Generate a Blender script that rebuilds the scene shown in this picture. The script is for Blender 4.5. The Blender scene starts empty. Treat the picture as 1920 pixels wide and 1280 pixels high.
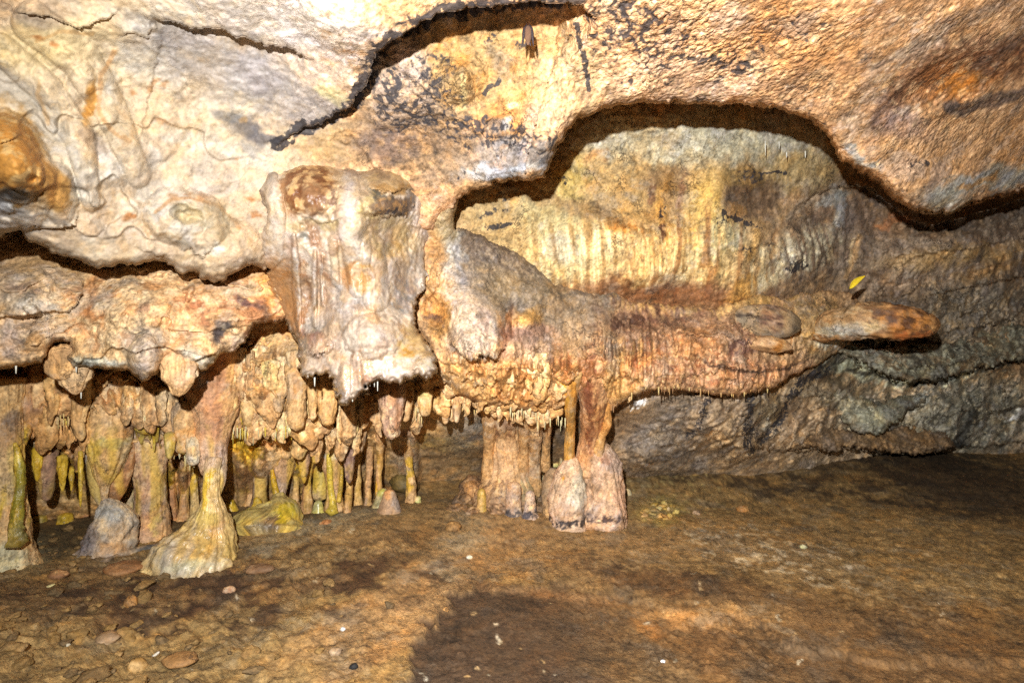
import bpy, math, random
import numpy as np

random.seed(7)
sc = bpy.context.scene
COL = sc.collection
R = math.radians

# ------------------------------------------------------------------ camera, world, flash, exposure
F = 1920 * 20 / 36.0
H = 0.70
cam_d = bpy.data.cameras.new("camera")
cam_d.lens = 20.0
cam_d.sensor_width = 36.0
cam_d.clip_start = 0.02
cam_d.clip_end = 60
cam = bpy.data.objects.new("camera", cam_d)
cam.location = (0, 0, H)
cam.rotation_euler = (R(90), 0, 0)
COL.objects.link(cam)
sc.camera = cam

w = bpy.data.worlds.new("World")
sc.world = w
w.use_nodes = True
w.node_tree.nodes["Background"].inputs[0].default_value = (0.10, 0.075, 0.05, 1)
w.node_tree.nodes["Background"].inputs[1].default_value = 0.05

FLASH = (-0.10, -0.10, H + 0.25)
ld = bpy.data.lights.new("camera_flash", 'SPOT')
ld.energy = 350
ld.color = (1.0, 0.985, 0.965)
ld.shadow_soft_size = 0.014
ld.spot_size = R(165)
ld.spot_blend = 1.0
lo = bpy.data.objects.new("camera_flash", ld)
lo.location = FLASH
aim = np.array([(1260 - 960) / F, 1.0, -(690 - 640) / F])
aim /= np.linalg.norm(aim)
import mathutils
lo.rotation_euler = mathutils.Vector(aim).to_track_quat('-Z', 'Y').to_euler()
COL.objects.link(lo)

sc.view_settings.view_transform = 'Standard'
sc.view_settings.look = 'None'
sc.view_settings.exposure = 0.0
sc.view_settings.gamma = 1.0
sc.cycles.max_bounces = 4
sc.cycles.diffuse_bounces = 3
sc.cycles.use_adaptive_sampling = True
sc.cycles.adaptive_threshold = 0.03
sc.cycles.use_denoising = False

# ------------------------------------------------------------------ noise
_rs = np.random.RandomState(11)
_perm = _rs.permutation(256).astype(np.int32)
_g = _rs.normal(size=(256, 3)).astype(np.float32)
_g /= np.linalg.norm(_g, axis=1, keepdims=True)


def pn(P, s, sd=0.0, st=(1, 1, 1)):
    x = P[:, 0] * np.float32(s * st[0]) + np.float32(sd * 13.7 + 40)
    y = P[:, 1] * np.float32(s * st[1]) + np.float32(sd * 7.1 + 40)
    z = P[:, 2] * np.float32(s * st[2]) + np.float32(sd * 3.3 + 40)
    xi = np.floor(x).astype(np.int32); yi = np.floor(y).astype(np.int32); zi = np.floor(z).astype(np.int32)
    fx = x - xi; fy = y - yi; fz = z - zi
    u = fx * fx * fx * (fx * (fx * 6 - 15) + 10)
    v = fy * fy * fy * (fy * (fy * 6 - 15) + 10)
    q = fz * fz * fz * (fz * (fz * 6 - 15) + 10)

    def c(a, b, d):
        h = _perm[(_perm[(_perm[(xi + a) & 255] + yi + b) & 255] + zi + d) & 255]
        G = _g[h]
        return G[:, 0] * (fx - a) + G[:, 1] * (fy - b) + G[:, 2] * (fz - d)
    x00 = c(0, 0, 0); x00 = x00 + u * (c(1, 0, 0) - x00)
    x10 = c(0, 1, 0); x10 = x10 + u * (c(1, 1, 0) - x10)
    x01 = c(0, 0, 1); x01 = x01 + u * (c(1, 0, 1) - x01)
    x11 = c(0, 1, 1); x11 = x11 + u * (c(1, 1, 1) - x11)
    y0 = x00 + v * (x10 - x00)
    y1 = x01 + v * (x11 - x01)
    return (y0 + q * (y1 - y0)) * 1.5


def fbm(P, s, o=4, g=0.5, sd=0.0, st=(1, 1, 1)):
    r = 0; a = 1.0; t = 0
    for k in range(o):
        r = r + a * pn(P, s * 2.03 ** k, sd + k, st); t += a; a *= g
    return r / t


def billow(P, s, o=2, g=0.5, sd=0.0, st=(1, 1, 1)):
    r = 0; a = 1.0; t = 0
    for k in range(o):
        r = r + a * np.abs(pn(P, s * 2.03 ** k, sd + k, st)); t += a; a *= g
    return r / t


def sstep(a, b, x):
    t = np.clip((x - a) / (b - a), 0, 1)
    return t * t * (3 - 2 * t)


def world(U, V, Y):
    return np.stack([(U - 960) / F * Y, Y, H - (V - 640) / F * Y], 1).astype(np.float32)


def pt(u, v, Y):
    return ((u - 960) / F * Y, Y, H - (v - 640) / F * Y)


def tps(pts, U, V):
    A = np.array(pts, float)
    xy = A[:, :2] / 1000.0
    n = len(A)

    def k(d2):
        return 0.5 * d2 * np.log(d2 + 1e-9)
    d2 = ((xy[:, None] - xy[None]) ** 2).sum(2)
    K = k(d2) + np.eye(n) * 0.004
    Pm = np.concatenate([np.ones((n, 1)), xy], 1)
    M = np.zeros((n + 3, n + 3)); M[:n, :n] = K; M[:n, n:] = Pm; M[n:, :n] = Pm.T
    sol = np.linalg.solve(M, np.concatenate([A[:, 2], np.zeros(3)]))
    out = np.zeros(U.shape, np.float32)
    for i in range(0, len(U), 60000):
        x = U[i:i + 60000] / 1000.0; y = V[i:i + 60000] / 1000.0
        r = sol[n] + sol[n + 1] * x + sol[n + 2] * y
        for j in range(n):
            r = r + sol[j] * k((x - xy[j, 0]) ** 2 + (y - xy[j, 1]) ** 2)
        out[i:i + 60000] = r
    return out


def seg_dist(U, V, pts, vals=None, closed=False):
    """nearest distance to a polyline, interpolated value along it"""
    pts = np.array(pts, np.float32)
    n = len(pts)
    best = np.full(U.shape, 1e9, np.float32)
    val = np.zeros(U.shape, np.float32)
    for i in range(n if closed else n - 1):
        a = pts[i]; b = pts[(i + 1) % n]
        d = b - a; L = float(d @ d) + 1e-9
        t = np.clip(((U - a[0]) * d[0] + (V - a[1]) * d[1]) / L, 0, 1)
        q = (U - a[0] - t * d[0]) ** 2 + (V - a[1] - t * d[1]) ** 2
        m = q < best
        best = np.where(m, q, best)
        if vals is not None:
            val = np.where(m, vals[i] + t * (vals[(i + 1) % n] - vals[i]), val)
    return np.sqrt(best), val


def sdf(U, V, poly):
    d, _ = seg_dist(U, V, poly, closed=True)
    ins = np.zeros(U.shape, bool)
    p = np.array(poly, np.float32); n = len(p)
    for i in range(n):
        a = p[i]; b = p[(i + 1) % n]
        if a[1] == b[1]:
            continue
        c = ((a[1] > V) != (b[1] > V)) & (U < (b[0] - a[0]) * (V - a[1]) / (b[1] - a[1]) + a[0])
        ins ^= c
    return np.where(ins, d, -d)


# ------------------------------------------------------------------ painting of mineral colours
def s2l(c):
    c = np.asarray(c, np.float32)
    return np.where(c <= 0.04045, c / 12.92, ((c + 0.055) / 1.055) ** 2.4)


class Paint:
    """colour per vertex in sRGB 0..255; blk = black manganese crust, pop = popcorn bumps, wet = wet gloss"""

    def __init__(s, U, V, P, base):
        s.U, s.V, s.P = U, V, P
        s.n1 = fbm(P, 7, 3, sd=21); s.n2 = fbm(P, 26, 3, sd=31); s.n3 = fbm(P, 80, 2, sd=41)
        s.wu = U + 26 * s.n1 + 14 * s.n2 + 5 * s.n3
        s.wv = V + 26 * fbm(P, 7, 3, sd=51) + 14 * fbm(P, 26, 3, sd=61) - 5 * s.n3
        n = len(U)
        s.C = np.tile(np.array(base, np.float32), (n, 1))
        s.M = np.zeros((n, 4), np.float32); s.M[:, 3] = 1

    def mix(s, m, rgb):
        s.C += np.clip(m, 0, 1)[:, None] * (np.array(rgb, np.float32) - s.C)

    def emask(s, u, v, ru, rv, ang=0, soft=0.35):
        c, q = math.cos(R(ang)), math.sin(R(ang))
        x = s.wu - u; y = s.wv - v
        d = np.sqrt(((x * c + y * q) / ru) ** 2 + ((-x * q + y * c) / rv) ** 2)
        return 1 - sstep(1 - soft, 1 + soft, d + 0.22 * s.n2 + 0.15 * s.n3)

    def e(s, u, v, ru, rv, ang, rgb, k=0.8, soft=0.35):
        s.mix(s.emask(u, v, ru, rv, ang, soft) * k, rgb)

    def line(s, pts, wd, rgb, k=0.8):
        d, _ = seg_dist(0.4 * s.wu + 0.6 * s.U, 0.4 * s.wv + 0.6 * s.V, pts)
        s.mix((1 - sstep(0.5, 1.25, d / wd + 0.35 * s.n2 + 0.3 * s.n3)) * k, rgb)

    def streak(s, u, v, ru, rv, ang, rgb, k=0.8, sc_=60, lean=0.0, thr=0.0):
        st = pn(np.stack([s.P[:, 0] + lean * s.P[:, 2], s.P[:, 1] * 0.3, s.P[:, 2] * 0.07], 1), sc_, sd=u * 0.01)
        s.mix(s.emask(u, v, ru, rv, ang) * k * sstep(thr - 0.15, thr + 0.25, st), rgb)

    def mottle(s, u, v, ru, rv, ang, rgb, k=0.8, sc_=30, thr=0.1):
        st = fbm(s.P, sc_, 3, 0.6, sd=u * 0.013 + v * 0.007)
        s.mix(s.emask(u, v, ru, rv, ang) * k * sstep(thr - 0.08, thr + 0.12, st), rgb)

    def blk(s, u, v, ru, rv, ang, k):
        s.M[:, 0] = np.maximum(s.M[:, 0], s.emask(u, v, ru, rv, ang, 0.5) * k)

    def blkline(s, pts, wd, k):
        d, _ = seg_dist(0.5 * s.wu + 0.5 * s.U, 0.5 * s.wv + 0.5 * s.V, pts)
        s.M[:, 0] = np.maximum(s.M[:, 0], (1 - sstep(0.3, 1.3, d / wd)) * k)

    def chan(s, i, u, v, ru, rv, ang, k):
        s.M[:, i] = np.maximum(s.M[:, i], s.emask(u, v, ru, rv, ang, 0.5) * k)

    def grain(s, rgb2, rgb3, k2=0.5, k3=0.4):
        s.mix(sstep(0.0, 0.45, s.n1 + 0.5 * s.n2) * k2, rgb2)
        s.mix(sstep(0.05, 0.4, s.n2 + 0.4 * s.n3 - 0.2 * s.n1) * k3, rgb3)

    def tone(s, a=0.10):
        z1 = fbm(s.P, 5.5, 3, 0.55, sd=83) + 0.35 * s.n2; z2 = fbm(s.P, 8.5, 3, 0.55, sd=91) + 0.35 * s.n3
        warm = sstep(0.08, 0.32, z1)[:, None] * 0.32 * s.M[:, 3:4]; cool = sstep(0.10, 0.34, z2)[:, None] * 0.5 * s.M[:, 3:4]
        lum_ = s.C.mean(1, keepdims=True)
        s.C += warm * (s.C * np.array((1.04, 0.90, 0.66), np.float32) - s.C)
        s.C += cool * ((0.45 * s.C + 0.55 * lum_) * np.array((0.92, 0.92, 0.97), np.float32) - s.C)
        n4 = fbm(s.P, 190, 2, 0.6, sd=47)
        g = a * (0.4 + 1.6 * s.M[:, 3]) * (s.n2 + 0.9 * s.n3 + 0.6 * s.n1 + 0.9 * n4)
        s.C *= np.clip(1 + np.where(g < 0, 1.25 * g, 0.8 * g), 0.35, 1.5)[:, None]


# ------------------------------------------------------------------ mesh helpers
def setcol(me, C, M):
    L = np.ones((len(C), 4), np.float32)
    C = np.asarray(C, np.float32); lum = C.mean(1, keepdims=True)
    C = (lum + 0.96 * (C - lum)) * np.array((1.0, 1.005, 1.0), np.float32)
    L[:, :3] = s2l(np.clip(C, 2, 250) / 255.0)
    a = me.attributes.new("Col", 'FLOAT_COLOR', 'POINT'); a.data.foreach_set("color", L.ravel())
    L2 = np.ones((len(C), 4), np.float32); L2[:, :M.shape[1]] = M
    a = me.attributes.new("Dep", 'FLOAT_COLOR', 'POINT'); a.data.foreach_set("color", L2.ravel())


def mesh_quads(name, P, Q):
    me = bpy.data.meshes.new(name)
    me.vertices.add(len(P)); me.vertices.foreach_set("co", np.ascontiguousarray(P, np.float32).ravel())
    me.loops.add(Q.size); me.loops.foreach_set("vertex_index", np.ascontiguousarray(Q, np.int32).ravel())
    me.polygons.add(len(Q))
    me.polygons.foreach_set("loop_start", np.arange(0, Q.size, 4, dtype=np.int32))
    me.polygons.foreach_set("loop_total", np.full(len(Q), 4, np.int32))
    me.polygons.foreach_set("use_smooth", np.ones(len(Q), bool))
    me.update(calc_edges=True)
    return me


def link(name, me, mat, parent=None, loc=(0, 0, 0)):
    o = bpy.data.objects.new(name, me)
    COL.objects.link(o)
    if mat is not None:
        me.materials.append(mat)
    o.location = loc
    if parent is not None:
        o.parent = parent
    return o


def tag(o, label, cat, group=None):
    o["label"] = label; o["category"] = cat
    if group:
        o["group"] = group
    return o


def struct(o):
    o["kind"] = "structure"
    return o


def empty(name, loc):
    o = bpy.data.objects.new(name, None)
    o.empty_display_size = 0.05
    o.location = loc
    COL.objects.link(o)
    return o


# ------------------------------------------------------------------ materials
def N(nt, t, **kw):
    n = nt.nodes.new(t)
    for k, v in kw.items():
        if k.startswith("i_"):
            n.inputs[k[2:].replace("_", " ")].default_value = v
        else:
            setattr(n, k, v)
    return n


def rock_material(name, bump=1.0, fine=1.0, rough=0.72, black=True, contrast=1.0, crack=0.75):
    m = bpy.data.materials.new(name); m.use_nodes = True
    nt = m.node_tree; L = nt.links
    b = nt.nodes["Principled BSDF"]
    geo = N(nt, "ShaderNodeNewGeometry")
    pos = geo.outputs["Position"]
    col = N(nt, "ShaderNodeAttribute", attribute_name="Col")
    dep = N(nt, "ShaderNodeAttribute", attribute_name="Dep")
    sep = N(nt, "ShaderNodeSeparateColor"); L.new(dep.outputs["Color"], sep.inputs[0])

    def noise(scale, detail=6, rough_=0.6, dist=0.0):
        n = N(nt, "ShaderNodeTexNoise"); n.inputs["Scale"].default_value = scale
        n.inputs["Detail"].default_value = detail; n.inputs["Roughness"].default_value = rough_
        n.inputs["Distortion"].default_value = dist
        L.new(pos, n.inputs["Vector"]); return n

    def ramp(src, stops):
        r = N(nt, "ShaderNodeValToRGB")
        while len(r.color_ramp.elements) < len(stops):
            r.color_ramp.elements.new(0.5)
        for e, (p, c) in zip(r.color_ramp.elements, stops):
            e.position = p; e.color = (c[0], c[1], c[2], 1)
        L.new(src, r.inputs[0]); return r

    def mixc(a, bb, fac, mode='MULTIPLY', f=1.0):
        x = N(nt, "ShaderNodeMix", data_type='RGBA', blend_type=mode)
        x.inputs[0].default_value = f
        if fac is not None:
            L.new(fac, x.inputs[0])
        for src, idx in ((a, 6), (bb, 7)):
            if isinstance(src, tuple):
                x.inputs[idx].default_value = src
            else:
                L.new(src, x.inputs[idx])
        return x.outputs[2]

    def math_(op, a, bb, clamp=False):
        x = N(nt, "ShaderNodeMath", operation=op, use_clamp=clamp)
        for i, s_ in enumerate((a, bb)):
            if isinstance(s_, (int, float)):
                x.inputs[i].default_value = s_
            else:
                L.new(s_, x.inputs[i])
        return x.outputs[0]

    nA = noise(38, 8, 0.66, 0.4)
    nB = noise(140, 5, 0.65)
    nC = noise(17, 5, 0.6, 1.2)
    k = contrast
    rA = ramp(nA.outputs[0], [(0.28, (1 - .40 * k, 1 - .43 * k, 1 - .45 * k)), (0.44, (0.98, 0.97, 0.95)), (0.6, (1.05, 1.05, 1.05)), (0.75, (1 + .2 * k, 1 + .21 * k, 1 + .22 * k))])
    rB = ramp(nB.outputs[0], [(0.3, (1 - .34 * k, 1 - .36 * k, 1 - .38 * k)), (0.48, (1, 1, 1)), (0.72, (1 + .24 * k, 1 + .24 * k, 1 + .24 * k))])
    rC = ramp(nC.outputs[0], [(0.3, (0.82, 0.83, 0.92)), (0.5, (1, 1, 1)), (0.68, (1.11, 1.0, 0.80))])
    c = mixc(col.outputs["Color"], rA.outputs[0], dep.outputs["Alpha"])
    c = mixc(c, rB.outputs[0], dep.outputs["Alpha"])
    c = mixc(c, rC.outputs[0], None, f=0.7)
    vor = N(nt, "ShaderNodeTexVoronoi", feature='F1', distance='EUCLIDEAN')
    vor.inputs["Scale"].default_value = 78
    dv = N(nt, "ShaderNodeVectorMath", operation='MULTIPLY_ADD')
    L.new(noise(45, 3).outputs["Color"], dv.inputs[0]); dv.inputs[1].default_value = (0.02, 0.02, 0.02); L.new(pos, dv.inputs[2])
    L.new(dv.outputs[0], vor.inputs["Vector"])
    if black:
        nk = noise(30, 8, 0.68, 0.8)
        nk2 = math_('ADD', nk.outputs[0], math_('MULTIPLY', math_('SUBTRACT', vor.outputs["Distance"], 0.42), 0.32))
        f = math_('MULTIPLY', math_('SUBTRACT', math_('ADD', nk2, sep.outputs[0]), 1.0), 9.0, True)
        L.new(c, (mk := N(nt, "ShaderNodeMix", data_type='RGBA')).inputs[6])
        mk.inputs[7].default_value = (0.022, 0.021, 0.026, 1)
        L.new(math_('MULTIPLY', f, 0.92), mk.inputs[0])
        c = mk.outputs[2]
    # thin wandering fissures, broken up by a second noise
    cv = N(nt, "ShaderNodeTexVoronoi", feature='DISTANCE_TO_EDGE'); cv.inputs["Scale"].default_value = 9.0
    cd = N(nt, "ShaderNodeVectorMath", operation='MULTIPLY_ADD')
    L.new(noise(11, 6, 0.65).outputs["Color"], cd.inputs[0]); cd.inputs[1].default_value = (0.22, 0.22, 0.22); L.new(pos, cd.inputs[2])
    L.new(cd.outputs[0], cv.inputs["Vector"])
    gate = math_('MULTIPLY', math_('SUBTRACT', noise(6.5, 3, 0.5).outputs[0], 0.50), 9.0, True)
    cr = math_('MULTIPLY', math_('SUBTRACT', 1.0, math_('MULTIPLY', cv.outputs["Distance"], 42.0, True)), gate, True)
    cr = math_('MULTIPLY', math_('MULTIPLY', cr, crack), dep.outputs["Alpha"])
    mc = N(nt, "ShaderNodeMix", data_type='RGBA'); L.new(cr, mc.inputs[0]); L.new(c, mc.inputs[6]); mc.inputs[7].default_value = (0.045, 0.032, 0.024, 1)
    c = mc.outputs[2]
    L.new(c, b.inputs["Base Color"])
    # roughness: damp gloss
    rr = math_('SUBTRACT', rough, math_('MULTIPLY', sep.outputs[2], 0.42))
    L.new(math_('ADD', rr, math_('MULTIPLY', math_('SUBTRACT', nB.outputs[0], 0.5), 0.35)), b.inputs["Roughness"])
    b.inputs["Specular IOR Level"].default_value = 0.35
    # bump
    h = math_('ADD', math_('MULTIPLY', nA.outputs[0], 0.0058 * bump), math_('MULTIPLY', nB.outputs[0], 0.002 * fine))
    h = math_('ADD', h, math_('MULTIPLY', noise(420, 3, 0.6).outputs[0], 0.0009 * fine))
    pop = math_('MULTIPLY', math_('MULTIPLY', vor.outputs["Distance"], sep.outputs[1]), -0.011)
    h = math_('ADD', math_('ADD', h, pop), math_('MULTIPLY', cr, -0.004))
    vary = math_('ADD', 0.25, math_('MULTIPLY', math_('SUBTRACT', noise(4.2, 3, 0.55).outputs[0], 0.33), 3.2, True))
    h = math_('MULTIPLY', math_('MULTIPLY', h, vary), dep.outputs["Alpha"])
    bp = N(nt, "ShaderNodeBump"); bp.inputs["Strength"].default_value = 0.85; bp.inputs["Distance"].default_value = 1.0
    L.new(h, bp.inputs["Height"]); L.new(bp.outputs[0], b.inputs["Normal"])
    return m


ROCK = rock_material("cave_rock", contrast=1.2)
CALC = rock_material("damp_calcite", bump=0.6, fine=0.9, rough=0.5, contrast=0.8, crack=0.35)
SOIL = rock_material("cave_soil", bump=1.1, fine=2.2, rough=0.8, contrast=1.15, crack=0.25)


def simple_material(name, rgb, rough=0.6, var=0.4, scale=80):
    m = bpy.data.materials.new(name); m.use_nodes = True
    nt = m.node_tree; L = nt.links; b = nt.nodes["Principled BSDF"]
    n = N(nt, "ShaderNodeTexNoise"); n.inputs["Scale"].default_value = scale; n.inputs["Detail"].default_value = 6
    g = N(nt, "ShaderNodeNewGeometry"); L.new(g.outputs["Position"], n.inputs["Vector"])
    r = N(nt, "ShaderNodeValToRGB")
    lin = s2l(np.array(rgb) / 255.0)
    r.color_ramp.elements[0].position = 0.3; r.color_ramp.elements[1].position = 0.7
    r.color_ramp.elements[0].color = (*(lin * (1 - var)), 1); r.color_ramp.elements[1].color = (*np.minimum(lin * (1 + var), 0.9), 1)
    L.new(n.outputs[0], r.inputs[0]); L.new(r.outputs[0], b.inputs["Base Color"])
    bp = N(nt, "ShaderNodeBump"); bp.inputs["Distance"].default_value = 0.002; bp.inputs["Strength"].default_value = 0.6
    L.new(n.outputs[0], bp.inputs["Height"]); L.new(bp.outputs[0], b.inputs["Normal"])
    b.inputs["Roughness"].default_value = rough
    return m


# ------------------------------------------------------------------ rock relief builder
def relief(name, ur, vr, step, base, paint, outline=None, steps=(), bulges=(), ridges=(), amp=(0.03, 0.02, 0.008, 0.0025),
           thick=0.5, curl=(0.03, 14), rag=(5, 3), flute=None, mat=None, st=(1, 1, 1), back=None, strata=()):
    us = np.arange(ur[0], ur[1] + 1, step, dtype=np.float32)
    vs = np.arange(vr[0], vr[1] + 1, step, dtype=np.float32)
    U, V = np.meshgrid(us, vs); nr, nc = U.shape
    U = U.ravel(); V = V.ravel()
    Y0 = np.maximum(tps(base, U, V), 0.35)
    P0 = world(U, V, Y0)
    a = fbm(P0, 14, 3, sd=1); b = fbm(P0, 14, 3, sd=2)
    a2 = fbm(P0, 60, 2, sd=3); b2 = fbm(P0, 60, 2, sd=4)
    Uw = U + rag[0] * a * 1.6 + rag[1] * a2 * 1.6
    Vw = V + rag[0] * b * 1.6 + rag[1] * b2 * 1.6
    D = Y0.copy()
    D += amp[0] * fbm(P0, 3.2, 2, sd=5) * 1.5
    D -= amp[1] * (billow(P0, 8.5, 2, sd=6, st=st) - 0.3)
    D -= amp[2] * (billow(P0, 24, 2, sd=8, st=st) - 0.3)
    D -= amp[3] * fbm(P0, 70, 2, sd=9) * 1.5
    for (u, v, ru, rv, ang, h, pw) in bulges:
        c, q = math.cos(R(ang)), math.sin(R(ang))
        x = Uw - u; y = Vw - v
        d2 = ((x * c + y * q) / ru) ** 2 + ((-x * q + y * c) / rv) ** 2
        D -= h * np.clip(1 - d2, 0, 1) ** pw
    for (pts, wd, h) in ridges:
        d, val = seg_dist(U + 3 * a, V + 3 * b, [(p[0], p[1]) for p in pts], [p[2] if len(p) > 2 else 1.0 for p in pts])
        D -= h * np.sqrt(np.clip(1 - (d / (wd * np.maximum(val, 0.05))) ** 2, 0, 1))
    for stp in steps:
        pts, Rad = stp[0], stp[1]
        p2 = [(p[0], p[1]) for p in pts]; vals = [p[2] for p in pts]
        d, val = seg_dist(Uw, Vw, p2, vals)
        px = [p[0] for p in pts]; py = [p[1] for p in pts]
        order = np.argsort(px)
        edge = np.interp(Uw, np.array(px, float)[order], np.array(py, float)[order])
        below = Vw > edge
        fall = np.exp(-d / Rad)
        # bounded to the line's own span
        span = sstep(min(px) - 40, min(px), Uw) * (1 - sstep(max(px), max(px) + 40, Uw))
        mode = stp[2] if len(stp) > 2 else 'lip'
        if mode == 'lip':      # the rock above the line swells out
            D -= np.where(below, 0, val * fall) * span
        else:                  # the rock below the line is set back
            D += np.where(below, val * fall, 0) * span
    if flute is not None:
        for (u, v, ru, rv, ang, h, s_, lean) in flute:
            c, q = math.cos(R(ang)), math.sin(R(ang))
            x = Uw - u; y = Vw - v
            m = 1 - sstep(0.6, 1.1, np.sqrt(((x * c + y * q) / ru) ** 2 + ((-x * q + y * c) / rv) ** 2))
            Q = np.stack([P0[:, 0] + lean * P0[:, 2] + 0.012 * a, P0[:, 1] * 0.2, P0[:, 2] * 0.10], 1)
            D -= h * m * (np.abs(pn(Q, s_, sd=3)) + 0.6 * np.abs(pn(Q, s_ * 2.1, sd=4)))
    for (u, v, ru, rv, ang, h, fq, wv, sc_, sf) in strata:
        c, q = math.cos(R(ang)), math.sin(R(ang))
        x = Uw - u; y = Vw - v
        m = 1 - sstep(0.7, 1.15, np.sqrt(((x * c + y * q) / ru) ** 2 + ((-x * q + y * c) / rv) ** 2))
        zz = P0[:, 2] + math.tan(R(-ang)) * P0[:, 0]
        s_ = zz * fq + wv * fbm(P0, 4.5, 3, sd=u) + 0.35 * wv * fbm(P0, 17, 2, sd=v)
        if sc_:
            Q = np.stack([P0[:, 0], P0[:, 1] * .3, P0[:, 2] * .35], 1)
            s_ = s_ + sc_ * np.abs(pn(Q, sf, sd=v)) + .5 * sc_ * np.abs(pn(Q, sf * 2.3, sd=u))
        t = s_ - np.floor(s_)
        band = np.floor(s_)
        gate = 0.25 + 0.75 * sstep(-0.25, 0.15, fbm(P0, 3.3, 2, sd=u + v) + 0.25 * np.sin(band * 2.4))
        prof = np.where(t < 0.06, t / 0.06, (1 - (t - .06) / .94) ** 1.4)
        D -= h * m * gate * prof
        if sc_:
            D -= 0.5 * h * m * (0.5 - np.abs(pn(Q, sf, sd=v)))
    keep = None
    if outline is not None:
        s = sdf(Uw, Vw, outline)
        cu, Rc = curl
        D += np.where(s > 0, cu * np.clip(1 - s / Rc, 0, 1) ** 2, cu + np.minimum(-s * 0.12, thick))
        keep = s > -(3 * step + thick / 0.12 * 0.35)
        keep = s > -7.0
    if back is not None:
        D = back(U, V, D)
    P = world(U, V, D)
    pa = Paint(U, V, P, (190, 160, 125))
    paint(pa)
    idx = np.arange(nr * nc, dtype=np.int32).reshape(nr, nc)
    Q = np.stack([idx[1:, :-1], idx[1:, 1:], idx[:-1, 1:], idx[:-1, :-1]], 2).reshape(-1, 4)
    if keep is not None:
        Q = Q[keep[Q].any(1)]
        used = np.zeros(len(P), bool); used[Q] = True
        remap = np.cumsum(used) - 1
        Q = remap[Q]; P = P[used]; pa.C = pa.C[used]; pa.M = pa.M[used]
    o_ = P[np.argmin(P[:, 2])].copy() if outline is not None else np.zeros(3, np.float32)
    me = mesh_quads(name, P - o_, Q)
    setcol(me, pa.C, pa.M)
    return link(name, me, mat or ROCK, loc=tuple(float(x) for x in o_))



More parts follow.
